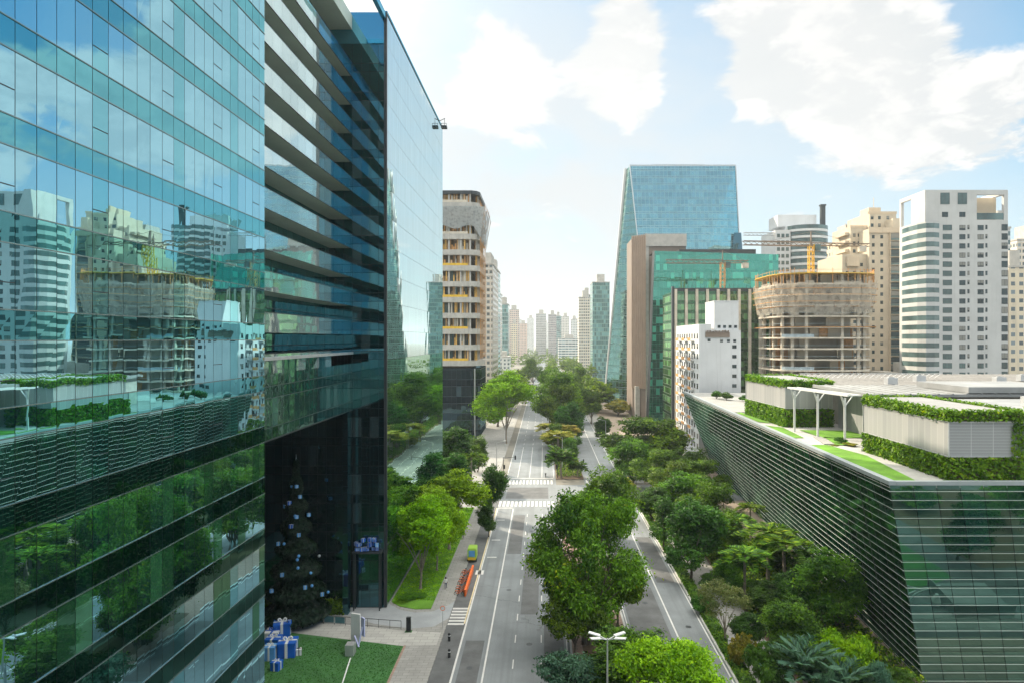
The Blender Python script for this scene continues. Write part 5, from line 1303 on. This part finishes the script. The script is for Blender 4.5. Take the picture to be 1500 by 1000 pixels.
# far wooded avenue: one mass
Ps = []; Ns = []; Ts = []
def blob(x, y, H, r, n=900):
    P, N_, T2 = crown_points(r, H*.8, 8, max(20, n//14), 14, lobe_r=.4); Ps.append(P+np.array([x, y, H*.6])); Ns.append(N_); Ts.append(T2)
for i in range(270):
    y = 340+1500*random.random()**1.25; sd = random.choice((-1, -1, 1, 1, 0, 0))
    x = random.uniform(3.5, 10) if sd == 0 else (random.uniform(-20, -12.5) if sd < 0 else random.uniform(21.5, 29))
    if y > 560: x = random.uniform(-75, 95) if random.random() < .75 else x
    if y > 560 and y < 860 and -12 < x < 3: x = random.uniform(12, 60)
    H = random.uniform(11, 18); blob(x, y, H, H*.48, 1100 if y < 700 else 420)
C = np.vstack(Ps); N = np.vstack(Ns); T_ = np.concatenate(Ts)
fw = link('avenue_wood', leaves_data('avenue_wood', C, N, 1.15, T_, M['leaf_yel'])); fw['kind'] = 'stuff'; tag(fw, 'hazy wooded belt of trees swallowing the far end of the avenue', 'wood')
TREE('mid', 851, 420, 536, 22, 'yellow-green round tree at the foot of the dark glass slab', group=gr_)
TREE('mid', 781, 520, 524, 30, 'far green tree left of the vanishing carriageway')

# ------------------------------------------------------------------ street things
# lamp post with four arms
lp = thing('street_lamp', 'grey street lamp with four splayed flat heads on the near median', 'street lamp', (5.75, 62, .15)); part = placed(lp)
b = MB(); b.tube([(5.75, 62, .15), (5.75, 62, 5), (5.75, 62, 9.9)], [.13, .1, .07], n=8); part(b, 'pole', M['steel'])
for a in (20, 160, 205, 335):
    c_, s_ = math.cos(R(a)), math.sin(R(a)); b = MB(); b.bar((5.75, 62, 9.75), (5.75+c_*.7, 62+s_*.7, 10.0), .045, 0, 6); ar = part(b, 'arm', M['steel'])
    b = MB(); p_ = Vector((5.75+c_*.7, 62+s_*.7, 10.0)); q_ = Vector((5.75+c_*1.75, 62+s_*1.75, 10.15)); w_ = Vector((-s_, c_, 0))*.2
    up = Vector((0, 0, .09)); b.quad(*[tuple(v) for v in (p_-w_, q_-w_, q_+w_, p_+w_)], 1); b.quad(*[tuple(v) for v in (p_-w_+up, q_-w_+up, q_+w_+up, p_+w_+up)])
    for u_, v_ in ((p_-w_, q_-w_), (q_-w_, q_+w_), (q_+w_, p_+w_), (p_+w_, p_-w_)): b.quad(tuple(u_), tuple(v_), tuple(v_+up), tuple(u_+up))
    o = b.build('lamp_head', [M['white'], M['lampglass']], ar)
    o.matrix_parent_inverse = Matrix()
def light_pole(label, x, y, h, side, arm=2.2, group='street lamps along the avenue'):
    l_ = thing('street_lamp', label, 'street lamp', (x, y, .1), group); part = placed(l_)
    b = MB(); b.tube([(x, y, .1), (x, y, h*.6), (x, y, h)], [.12, .09, .06], n=6); b.bar((x, y, h), (x+side*arm, y, h+.5), .045); part(b, 'pole', M['steel'])
    b = MB(); b.box(x+side*arm-.35, x+side*arm+.35, y-.12, y+.12, h+.45, h+.6); part(b, 'lamp_head', M['white'])
for (x, y, sd, lb) in ((-12.9, 186, 1, 'street lamp on the left pavement just past the crossing'), (-12.9, 226, 1, 'street lamp on the left pavement near the sunlit tree'), (21.3, 188, -1, 'street lamp on the right pavement past the crossing'), (21.3, 236, -1, 'street lamp on the right pavement near the small lone tree'), (21.3, 300, -1, 'farthest street lamp on the right pavement'), (5.2, 196, -1, 'street lamp among the median palms')):
    light_pole(lb, x, y, 9, sd)
def traffic_light(label, x, y, side, arm=3.2):
    l_ = thing('traffic_light', label, 'traffic light', (x, y, .1), 'traffic lights at the crossing'); part = placed(l_)
    b = MB(); b.tube([(x, y, .1), (x, y, 5.6)], [.1, .08], n=8); b.bar((x, y, 5.4), (x+side*arm, y, 5.7), .06, 0, 6); part(b, 'pole', M['darkmetal'])
    for xx in (x+side*arm, x+side*.28):
        z0 = 5.0 if xx != x+side*.28 else 2.5; b = MB(); b.box(xx-.2, xx+.2, y-.18, y+.02, z0, z0+1.1)
        for q in range(3): b.lathe((xx, y-.2, z0+.2+q*.34), [(.12, -.05), (.12, .05)], 1, 8)
        part(b, 'signal_head', [M['black'], M['rubber']])
traffic_light('traffic light at the left end of the far crossing', -10.9, 182.5, 1); traffic_light('traffic light beside the median at the far crossing', 3.6, 182.5, -1); traffic_light('traffic light on the left kerb at the near crossing', -13.0, 150.5, 1, 2.2); traffic_light('traffic light on the right kerb at the near crossing', 21.2, 157.4, -1)

# vehicles
def car(label, x, y, rz=0.0, m_='carpaint'):
    c = thing('parked_car' if False else 'car', label, 'car', (x, y, .01), None, rz)
    b = MB(); W2, L2 = .88, 2.15
    def sec(y_, z0, z1, w, w2): return [(-w, y_, z0), (w, y_, z0), (w, y_, z0+(z1-z0)*.6), (w2, y_, z1), (-w2, y_, z1), (-w, y_, z0+(z1-z0)*.6)]
    S_ = [sec(-2.15, .35, .8, .76, .7), sec(-2.0, .22, .95, .86, .8), sec(-1.4, .2, 1.0, .88, .8), sec(.9, .2, 1.0, .88, .8), sec(1.9, .22, .86, .86, .78), sec(2.15, .34, .7, .74, .68)]
    def loft(b, S_, m=0):
        for i in range(len(S_)-1):
            for j in range(6): b.quad(S_[i][j], S_[i+1][j], S_[i+1][(j+1) % 6], S_[i][(j+1) % 6], m)
        b.poly(S_[0], m); b.poly(list(reversed(S_[-1])), m)
    loft(b, S_); b.build('body', M[m_], c)
    b = MB(); loft(b, [sec(-1.9, .95, 1.0, .76, .74), sec(-1.3, .96, 1.44, .74, .6), sec(.0, .96, 1.46, .74, .6), sec(.95, .95, 1.0, .74, .72)]); b.build('cabin', M['winglass'], c)
    b = MB(); b.box(-.6, .6, -1.25, 0, 1.462, 1.49); b.build('roof', M[m_], c)
    for (wx, wy) in ((-.8, -1.35), (.8, -1.35), (-.8, 1.3), (.8, 1.3)):
        b = MB(); b.bar((wx-.1, wy, .32), (wx+.1, wy, .32), .32, 0, 14); b.bar((wx-.11, wy, .32), (wx+.11, wy, .32), .18, 1, 10); b.build('wheel', [M['rubber'], M['steel']], c)
    for sx_ in (-.6, .6):
        b = MB(); b.box(sx_-.16, sx_+.16, -2.17, -2.1, .62, .76); b.build('tail_light', M['orange'], c)
    return c
car('white car driving away on the right carriageway beyond the crossing', 15.0, 273)
car('dark car far along the right carriageway', 13.4, 420, 0, 'black')
car('grey car far along the left carriageway', -5.4, 520, math.pi, 'steel')
# small motor tricycle van in the layby
v = thing('delivery_tricycle', 'small yellow-green delivery tricycle with a blue rear panel in the layby', 'delivery cart', (-12.0, 114.6, .01))
b = MB(); b.prism(rect(-.72, .72, -1.3, 1.1), .55, 2.2); b.prism(rect(-.62, .62, -1.2, 1.0), 2.2, 2.32); b.build('cargo_box', M['lime'], v)
b = MB(); b.box(-.5, .5, -1.33, -1.305, 1.0, 2.0); b.build('rear_panel', M['bluelight'], v)
b = MB(); b.box(-.66, .66, -1.36, -1.305, .45, .85); b.build('bumper', M['yellow'], v)
b = MB(); b.prism([(-.6, 1.15), (.6, 1.15), (.5, 2.5), (-.5, 2.5)], .4, 1.1); b.box(-.55, .55, 1.15, 1.9, 1.1, 2.0); b.build('cab', M['darkmetal'], v)
for (wx, wy) in ((-.7, -.7), (.7, -.7), (0, 2.3)):
    b = MB(); b.bar((wx-.08, wy, .3), (wx+.08, wy, .3), .3, 0, 14); b.build('wheel', M['rubber'], v)
# orange bike-share dock and bicycles
bd = thing('bike_dock', 'long orange bike-share rail along the edge of the layby', 'bike rack', (-11.4, 103.5, .01)); part = placed(bd)
b = MB(); b.box(-11.45, -11.25, 98.2, 109, .1, .95); b.box(-11.5, -11.2, 98.2, 109, .95, 1.05); part(b, 'rail', M['orange'])
for i in range(11):
    b = MB(); y_ = 98.7+i*1.0; b.box(-11.6, -11.46, y_-.12, y_+.12, .01, .85); part(b, 'dock', M['darkmetal'])
def bicycle(x, y):
    k = thing('bicycle', 'orange share bicycle docked at the orange rail in the layby', 'bicycle', (x, y, .01), 'docked orange share bicycles', R(8))
    for wx in (-.52, .52):
        b = MB(); n = 14
        pts = [(wx+.33*math.cos(2*math.pi*i/n), 0, .34+.33*math.sin(2*math.pi*i/n)) for i in range(n)]
        for i in range(n): b.bar(pts[i], pts[(i+1) % n], .03)
        for i in range(0, n, 2): b.bar((wx, 0, .34), pts[i], .008)
        b.build('wheel', M['rubber'], k)
    b = MB()
    for p_, q_ in (((-.52, 0, .34), (-.12, 0, .36)), ((-.12, 0, .36), (.4, 0, .78)), ((-.12, 0, .36), (-.24, 0, .82)), ((-.52, 0, .34), (-.22, 0, .7)), ((.52, 0, .34), (.36, 0, .98))): b.bar(p_, q_, .035, 0, 6)
    b.box(-.72, -.3, -.05, .05, .68, .74); b.build('frame', M['orange'], k)
    b = MB(); b.box(-.36, -.12, -.08, .08, .84, .92); b.build('saddle', M['rubber'], k)
    b = MB(); b.bar((.36, -.28, 1.0), (.36, .28, 1.0), .025); b.build('handlebar', M['darkmetal'], k)
    return k
bk = bicycle(-12.15, 98.8)
for i in (1, 2, 4, 5, 6, 8, 9):
    c_ = copy_tree(bk); c_.location = (-12.15+random.uniform(-.05, .05), 98.8+i*1.0, .01)
# people
def person(label, x, y, rz, top, bottom, z=.13, walk=.22, hair=(.02, .015, .01)):
    p = thing('person', label, 'person', (x, y, z), None, rz)
    J = {'pelvis': (0, 0, .93, .135), 'waist': (0, 0, 1.1, .125), 'chest': (0, .01, 1.32, .16), 'neck': (0, .01, 1.5, .06), 'head': (0, .03, 1.62, .1), 'crown': (0, .02, 1.72, .075)}
    E = [('pelvis', 'waist'), ('waist', 'chest'), ('chest', 'neck'), ('neck', 'head'), ('head', 'crown')]
    for s_, n_ in ((-1, 'l'), (1, 'r')):
        J['sh'+n_] = (s_*.2, 0, 1.42, .065); J['el'+n_] = (s_*.26, -s_*.06, 1.14, .047); J['wr'+n_] = (s_*.27, .08-s_*.05, .9, .035); J['ha'+n_] = (s_*.27, .1-s_*.05, .8, .035)
        J['hi'+n_] = (s_*.1, 0, .88, .1); J['kn'+n_] = (s_*.11, s_*walk*.5+.04, .5, .07); J['an'+n_] = (s_*.11, s_*walk-.03, .09, .045); J['to'+n_] = (s_*.12, s_*walk+.13, .035, .035)
        E += [('chest', 'sh'+n_), ('sh'+n_, 'el'+n_), ('el'+n_, 'wr'+n_), ('wr'+n_, 'ha'+n_), ('pelvis', 'hi'+n_), ('hi'+n_, 'kn'+n_), ('kn'+n_, 'an'+n_), ('an'+n_, 'to'+n_)]
    ks = list(J); me = bpy.data.meshes.new('person'); me.from_pydata([J[k][:3] for k in ks], [(ks.index(a), ks.index(b_)) for a, b_ in E], [])
    o = link('body', me, p); md = o.modifiers.new('skin', 'SKIN'); o.modifiers.new('sub', 'SUBSURF').levels = 1; o.modifiers['sub'].render_levels = 2
    for i, k in enumerate(ks): me.skin_vertices[0].data[i].radius = (J[k][3], J[k][3]*.85)
    me.skin_vertices[0].data[0].use_root = True
    m_, t = mat('clothes'); s3 = t.n('ShaderNodeSeparateXYZ'); t.put(s3.inputs[0], t.coord()); zc = s3.outputs[2]; xc = t.m('ABSOLUTE', s3.outputs[0])
    c_ = t.mix(t.m('GREATER_THAN', zc, .96), bottom, top); c_ = t.mix(t.m('GREATER_THAN', zc, 1.47), c_, (.36, .2, .13)); c_ = t.mix(t.m('MULTIPLY', t.m('GREATER_THAN', xc, .21), t.m('LESS_THAN', zc, 1.1)), c_, (.36, .2, .13)); c_ = t.mix(t.m('LESS_THAN', zc, .1), c_, (.05, .05, .05))
    t.out(t.n('ShaderNodeBsdfPrincipled', i_Base_Color=c_, i_Roughness=.85).outputs[0]); me.materials.append(m_)
    b = MB(); b.lathe((0, .0, 1.6), [(.1, -.02), (.118, .06), (.11, .13), (.07, .18), (.01, .2)], 0, 12); hm = bpy.data.materials.get('hair') or paint('hair', hair, .6, .2, 5); b.build('hair', hm, p)
G1 = G(653, 862, .13); person('person in a white shirt walking on the left pavement by the grass strip', G1[0], G1[1], .2, (.7, .7, .68), (.08, .09, .14))
G1 = G(678, 788, .13); person('person in blue walking on the pavement near the lime trees', G1[0], G1[1], 3.0, (.1, .15, .5), (.06, .06, .08))
G1 = G(557, 878, .13); person('person in dark clothes standing at the portal driveway', -22.8, 97.0, 2.0, (.05, .05, .06), (.03, .03, .04), walk=.08)
# motorcycles
def motorbike(label, x, y, rz=0.0):
    k = thing('motorcycle', label, 'motorcycle', (x, y, .01), None, rz)
    for wy in (-.62, .62): b = MB(); b.bar((-.07, wy, .31), (.07, wy, .31), .31, 0, 14); b.build('wheel', M['rubber'], k)
    b = MB(); b.prism([(-.16, -.55), (.16, -.55), (.18, .1), (.1, .5), (-.1, .5), (-.18, .1)], .42, .85); b.box(-.03, .03, .45, .6, .4, 1.05); b.build('body', M['darkmetal'], k)
    b = MB(); b.box(-.15, .15, -.6, .05, .86, .95); b.build('saddle', M['rubber'], k); b = MB(); b.bar((-.36, .45, 1.08), (.36, .45, 1.08), .03); b.build('handlebar', M['steel'], k)
motorbike('dark motorcycle on the right carriageway just past the crossing', 11.9, 206); motorbike('dark motorcycle waiting at the far stop line', .4, 184.4, math.pi)

# railing, totems, sign, gift boxes on the lawn
rl = thing('railing', 'thin dark glazed railing running from the portal to the street corner', 'railing', (-30, 90, .13)); part = placed(rl)
A_ = Vector((-45, 91.3, .13)); B2 = Vector((-18.2, 86.9, .13))
b = MB(); b.bar(A_+Vector((0, 0, 1.1)), B2+Vector((0, 0, 1.1)), .035); b.bar(A_+Vector((0, 0, .2)), B2+Vector((0, 0, .2)), .025); part(b, 'handrail', M['darkmetal'])
for i in range(19):
    p_ = A_.lerp(B2, i/18); b = MB(); b.bar(p_, p_+Vector((0, 0, 1.1)), .03); part(b, 'post', M['darkmetal'])
b = MB()
for i in range(13): p_ = A_.lerp(B2, (i+.06)/18); q_ = A_.lerp(B2, (i+.94)/18); b.quad(tuple(p_+Vector((0, 0, .25))), tuple(q_+Vector((0, 0, .25))), tuple(q_+Vector((0, 0, 1.05))), tuple(p_+Vector((0, 0, 1.05))))
part(b, 'glass_panel', GD)
tt = thing('totem_sign', 'slim black totem standing on the white paving near the lawn corner', 'sign', (-17.1, 86.3, .13)); part = placed(tt)
b = MB(); b.box(-17.4, -16.85, 86.1, 86.5, .2, 1.95); part(b, 'panel', M['black']); b = MB(); b.box(-17.55, -16.7, 86.0, 86.6, .13, .2); part(b, 'base', M['lawn'])
tg = thing('lawn_sculpture', 'white leaning panels of a lawn installation standing upright near the path', 'sculpture', (-22.5, 83, .13)); part = placed(tg)
b = MB(); b.prism([(-23.6, 83.4), (-22.4, 83.0), (-22.36, 83.25), (-23.56, 83.65)], .13, 3.6); part(b, 'tall_panel', M['white'])
b = MB(); b.prism([(-22.2, 82.8), (-21.7, 82.3), (-21.6, 82.4), (-22.1, 82.9)], 1.2, 3.4); b.bar((-22.3, 81.9, .13), (-21.9, 82.3, 2.4), .12); b.bar((-22.9, 82.4, 1.3), (-22.2, 81.8, .2), .12); part(b, 'angled_panel', paint('lavender', (.5, .52, .78), .5, .1, 1))
b = MB(); b.box(-23.2, -22.2, 79.5, 80.6, .14, 1.4); part(b, 'plinth', M['steel'])
b = MB(); b.bar((-22.4, 79.0, .17), (-21.6, 73, .17), .09); part(b, 'cable_cover', M['white'])
def gift(label, x, y, s_, h_, mt, rib, rz, z=.14, name='gift_box', group='giant wrapped gifts'):
    g_ = thing(name, label, 'gift box', (x, y, z), group, rz)
    b = MB(); b.box(-s_/2, s_/2, -s_/2, s_/2, 0, h_*.82); b.build('box', M[mt], g_)
    b = MB(); e = s_*.04; b.box(-s_/2-e, s_/2+e, -s_/2-e, s_/2+e, h_*.82, h_); b.build('lid', M[mt], g_)
    b = MB(); w = s_*.08; o_ = e+.012
    b.box(-w, w, -s_/2-o_, s_/2+o_, .0, h_+.012); b.box(-s_/2-o_-.004, s_/2+o_+.004, -w, w, .0, h_+.016); b.build('ribbon', M[rib], g_)
    b = MB()
    for sd in (-1, 1):
        pts = [(0, 0, h_), (sd*s_*.16, s_*.05, h_+s_*.2), (sd*s_*.28, 0, h_+s_*.14), (sd*s_*.2, -s_*.05, h_+s_*.03), (0, 0, h_+.02)]
        b.tube(pts, [s_*.035, s_*.06, s_*.05, s_*.05, s_*.03], n=6)
    b.build('bow', M[rib], g_)
for i, (px, py, sp, hp, mt, rb, rz, lb) in enumerate([
    (409, 932, 26, 22, 'blue', 'white', .3, 'large blue gift box at the back of the lawn group'),
    (395, 938, 22, 14, 'white', 'blue', .1, 'white gift box with blue ribbon at the back left of the lawn group'),
    (396, 950, 22, 16, 'blue', 'white', .0, 'blue gift box half hidden beside the mirrored facade'),
    (417, 962, 28, 24, 'blue', 'white', .15, 'largest blue gift box with white bow at the front of the lawn group'),
    (433, 962, 9, 10, 'white', 'black', .4, 'tiny white gift box right of the largest blue one'),
    (391, 968, 18, 22, 'bluelight', 'white', .05, 'teal gift box touching the mirrored facade edge'),
    (400, 984, 15, 14, 'blue', 'white', -.2, 'small blue gift box nearest the camera on the lawn')]):
    x, y = G(px, py+2, .14); gift(lb, x, y+1, sp*.86/1000*y, hp*.9/1000*y, mt, rb, rz)
# Christmas tree in the portal
xt = thing('christmas_tree', 'huge dark Christmas tree with white and blue ornaments standing inside the portal', 'christmas tree', (-32.5, 89.5, .13)); xt_inv = Matrix.Translation((32.5, -89.5, -.13))
n = 26000; hh = RNG.random(n)**1.4; rr = 4.3*(1-hh)*(.78+.26*np.sin(hh*46))*(.75+.25*RNG.random(n)**.5)+.1; aa = RNG.random(n)*6.283
C = np.stack([rr*np.cos(aa), rr*np.sin(aa), .6+20.4*hh], 1); N = np.stack([np.cos(aa), np.sin(aa), .5+0*aa], 1)+unit(n)*.7
link('foliage', leaves_data('christmas_foliage', C, N, .5, RNG.random(n), M['leaf_pine']), xt)
b = MB(); b.tube([(0, 0, 0), (0, 0, 20)], [.35, .05], n=8); b.build('trunk', M['bark'], xt)
bmesh_orn = {}
for k, mt in (('ornament', 'white'), ('ornament', 'bluelight')):
    b = MB(); b.lathe((0, 0, -.28), [(.01, .08), (.14, .13), (.2, .28), (.14, .42), (.02, .48)], 0, 10); bmesh_orn[mt] = b.data('ornament', M['steel' if mt == 'white' else 'bluelight'])
b = MB(); b.box(-.22, .22, -.22, .22, -.22, .22, 0); b.box(-.045, .045, -.24, .24, -.24, .24, 1); b.box(-.245, .245, -.045, .045, -.245, .245, 1); og = b.data('gift_ornament', [M['blue'], M['steel']])
b = MB(); b.box(-.21, .21, -.21, .21, -.2, .2, 0); b.box(-.045, .045, -.23, .23, -.22, .22, 1); ow = b.data('gift_ornament', [M['bluelight'], M['steel']])
for i in range(26):
    h_ = random.random()**1.7*.9; a = random.uniform(3.3, 6.6); r_ = 4.4*(1-h_)+.2
    o = link('ornament', random.choice((bmesh_orn['white'], bmesh_orn['bluelight'], ow, og, ow)), xt, (r_*math.cos(a), r_*math.sin(a), .9+19.5*h_), random.random())
b = MB(); b.lathe((0, 0, 20.6), [(.01, 0), (.2, .4), (.05, .8), (.01, 1.3)], 0, 5); b.build('star', M['steel'], xt)
# tall gift display stand beside the pillar
gd = thing('gift_display', 'dark raised stand heaped with white and blue gift parcels beside the portal pillar', 'display', (-25.0, 96.8-3.4, .13)); part = placed(gd)
b = MB()
for (x, y) in ((-25.9, 92.9), (-22.4, 92.9), (-25.9, 93.7), (-22.4, 93.7)): b.bar((x, y, .13), (x, y, 7.9), .1)
b.box(-26.1, -22.2, 92.7, 93.85, 7.9, 8.1); part(b, 'stand', M['darkmetal'])
for i in range(26):
    x = random.uniform(-25.8, -22.6); z_ = 8.12+random.choice((0, .62, 1.2)); s_ = random.uniform(.45, .75)
    o = link('parcel', random.choice((og, ow, ow, og)), gd, (x+25.0, random.uniform(-.35, .25), z_-.13+.3), random.random()); o.scale = (s_/.6,)*3
# entrance details in the portal
b = MB(); b.box(-31, -22.0, 99.2, 99.5, .13, 8); 
# small signs and bins
sg = thing('street_sign', 'small white and dark sign on a post at the right kerb near the bottom edge', 'sign', (21.9, 79.5, .17)); part = placed(sg)
b = MB(); b.bar((21.9, 79.5, .17), (21.9, 79.5, 2.2), .04); part(b, 'post', M['steel']); b = MB(); b.box(21.4, 22.4, 79.42, 79.46, 1.6, 2.3); b.box(21.45, 22.35, 79.415, 79.42, 1.95, 2.05, 1); part(b, 'board', [M['white'], M['darkmetal']])
for (px, py, lb) in ((658, 938, 'black bollard post in the grey layby, farther of two'), (658, 962, 'black bollard post in the grey layby, nearer of two')):
    x, y = G(px, py); bo = thing('bollard', lb, 'bollard', (x, y, .01), 'bollards in the layby'); b = MB(); b.lathe((0, 0, 0), [(.16, 0), (.16, .8), (.12, .95), (.01, 1.0)], 0, 12); b.build('post', M['black'], bo); b = MB(); b.lathe((0, 0, .6), [(.165, 0), (.165, .12)], 0, 12); b.build('band', M['white'], bo)
# plaza furniture mirrored in the wedge's glass
sc_ = thing('plaza_sculpture', 'white outlined sail-like sculpture on the plaza, mirrored in the front glass', 'sculpture', (46, 62, .07)); part = placed(sc_)
b = MB(); pts = [(43.6, 62, 4.2), (44.4, 61, 2.2), (45.6, 60, .2), (46.3, 60.4, 2.0), (48.6, 61.4, 3.9), (46.6, 60.8, 2.9), (45.0, 60.8, 3.3), (43.6, 62, 4.2)]
for i in range(7): b.bar(pts[i], pts[i+1], .12, 0, 6)
b.bar(pts[1], pts[5], .1); b.bar(pts[2], pts[6], .1); b.lathe((49.4, 60, .07), [(.5, 0), (.6, .6), (.2, 1.5)], 0, 10); part(b, 'frame', M['white'])
dk = MB(); dk.box(50.5, 58, 56, 62, .07, .5); dk.box(50.5, 50.6, 56, 62, .5, 1.4); dk.box(50.6, 58, 61.9, 62, .5, 1.4)
tag(dk.build('plaza_deck', M['roofwhite']), 'white raised terrace deck on the plaza, mirrored in the front glass', 'deck')
for i, (x, y, lb) in enumerate(((58, 50, 'tree on the plaza mirrored at the left of the front glass'), (72, 42, 'tree on the plaza mirrored at the right of the front glass'))):
    p_, h, r_ = PR['dark']; place_tree(p_, x, y, 9, 8, lb, 'tree', 'tree', None, .06, h, r_)

for (x, y, rz, lb) in ((-12.95, 87.2, 0, 'small round-topped sign post by the striped crossing at the layby'), (3.6, 150.5, 0, 'sign post at the median end before the near crossing'), (21.2, 130, 0, 'sign post on the right kerb below the blue-green tree'), (-13.0, 178, 0, 'sign post on the left pavement beside the far crossing')):
    p_ = thing('sign_post', lb, 'sign', (x, y, .13), 'small street signs')
    b = MB(); b.bar((0, 0, 0), (0, 0, 2.9), .035, 0, 6); b.build('post', M['steel'], p_)
    b = MB(); b.bar((0, -.05, 2.6), (0, -.03, 2.6), .32, 0, 16); b.bar((0, -.055, 2.6), (0, -.05, 2.6), .24, 1, 16); b.build('disc', [M['orange'], M['white']], p_)
# ------------------------------------------------------------------ the air
hz = MB(); hz.box(-3600, 3600, -700, 6600, -1.0, 150.0)
hm = bpy.data.materials.new('haze'); hm.use_nodes = True; t = NT(hm.node_tree)
pv_ = t.n('ShaderNodeVolumePrincipled', i_Color=HAZE_COL, i_Density=HAZE, i_Anisotropy=.35)
t.nt.links.new(pv_.outputs[0], t.n('ShaderNodeOutputMaterial').inputs['Volume'])
ho = hz.build('haze', hm); ho['kind'] = 'stuff'; tag(ho, 'pale bright haze lying over the far city', 'haze')
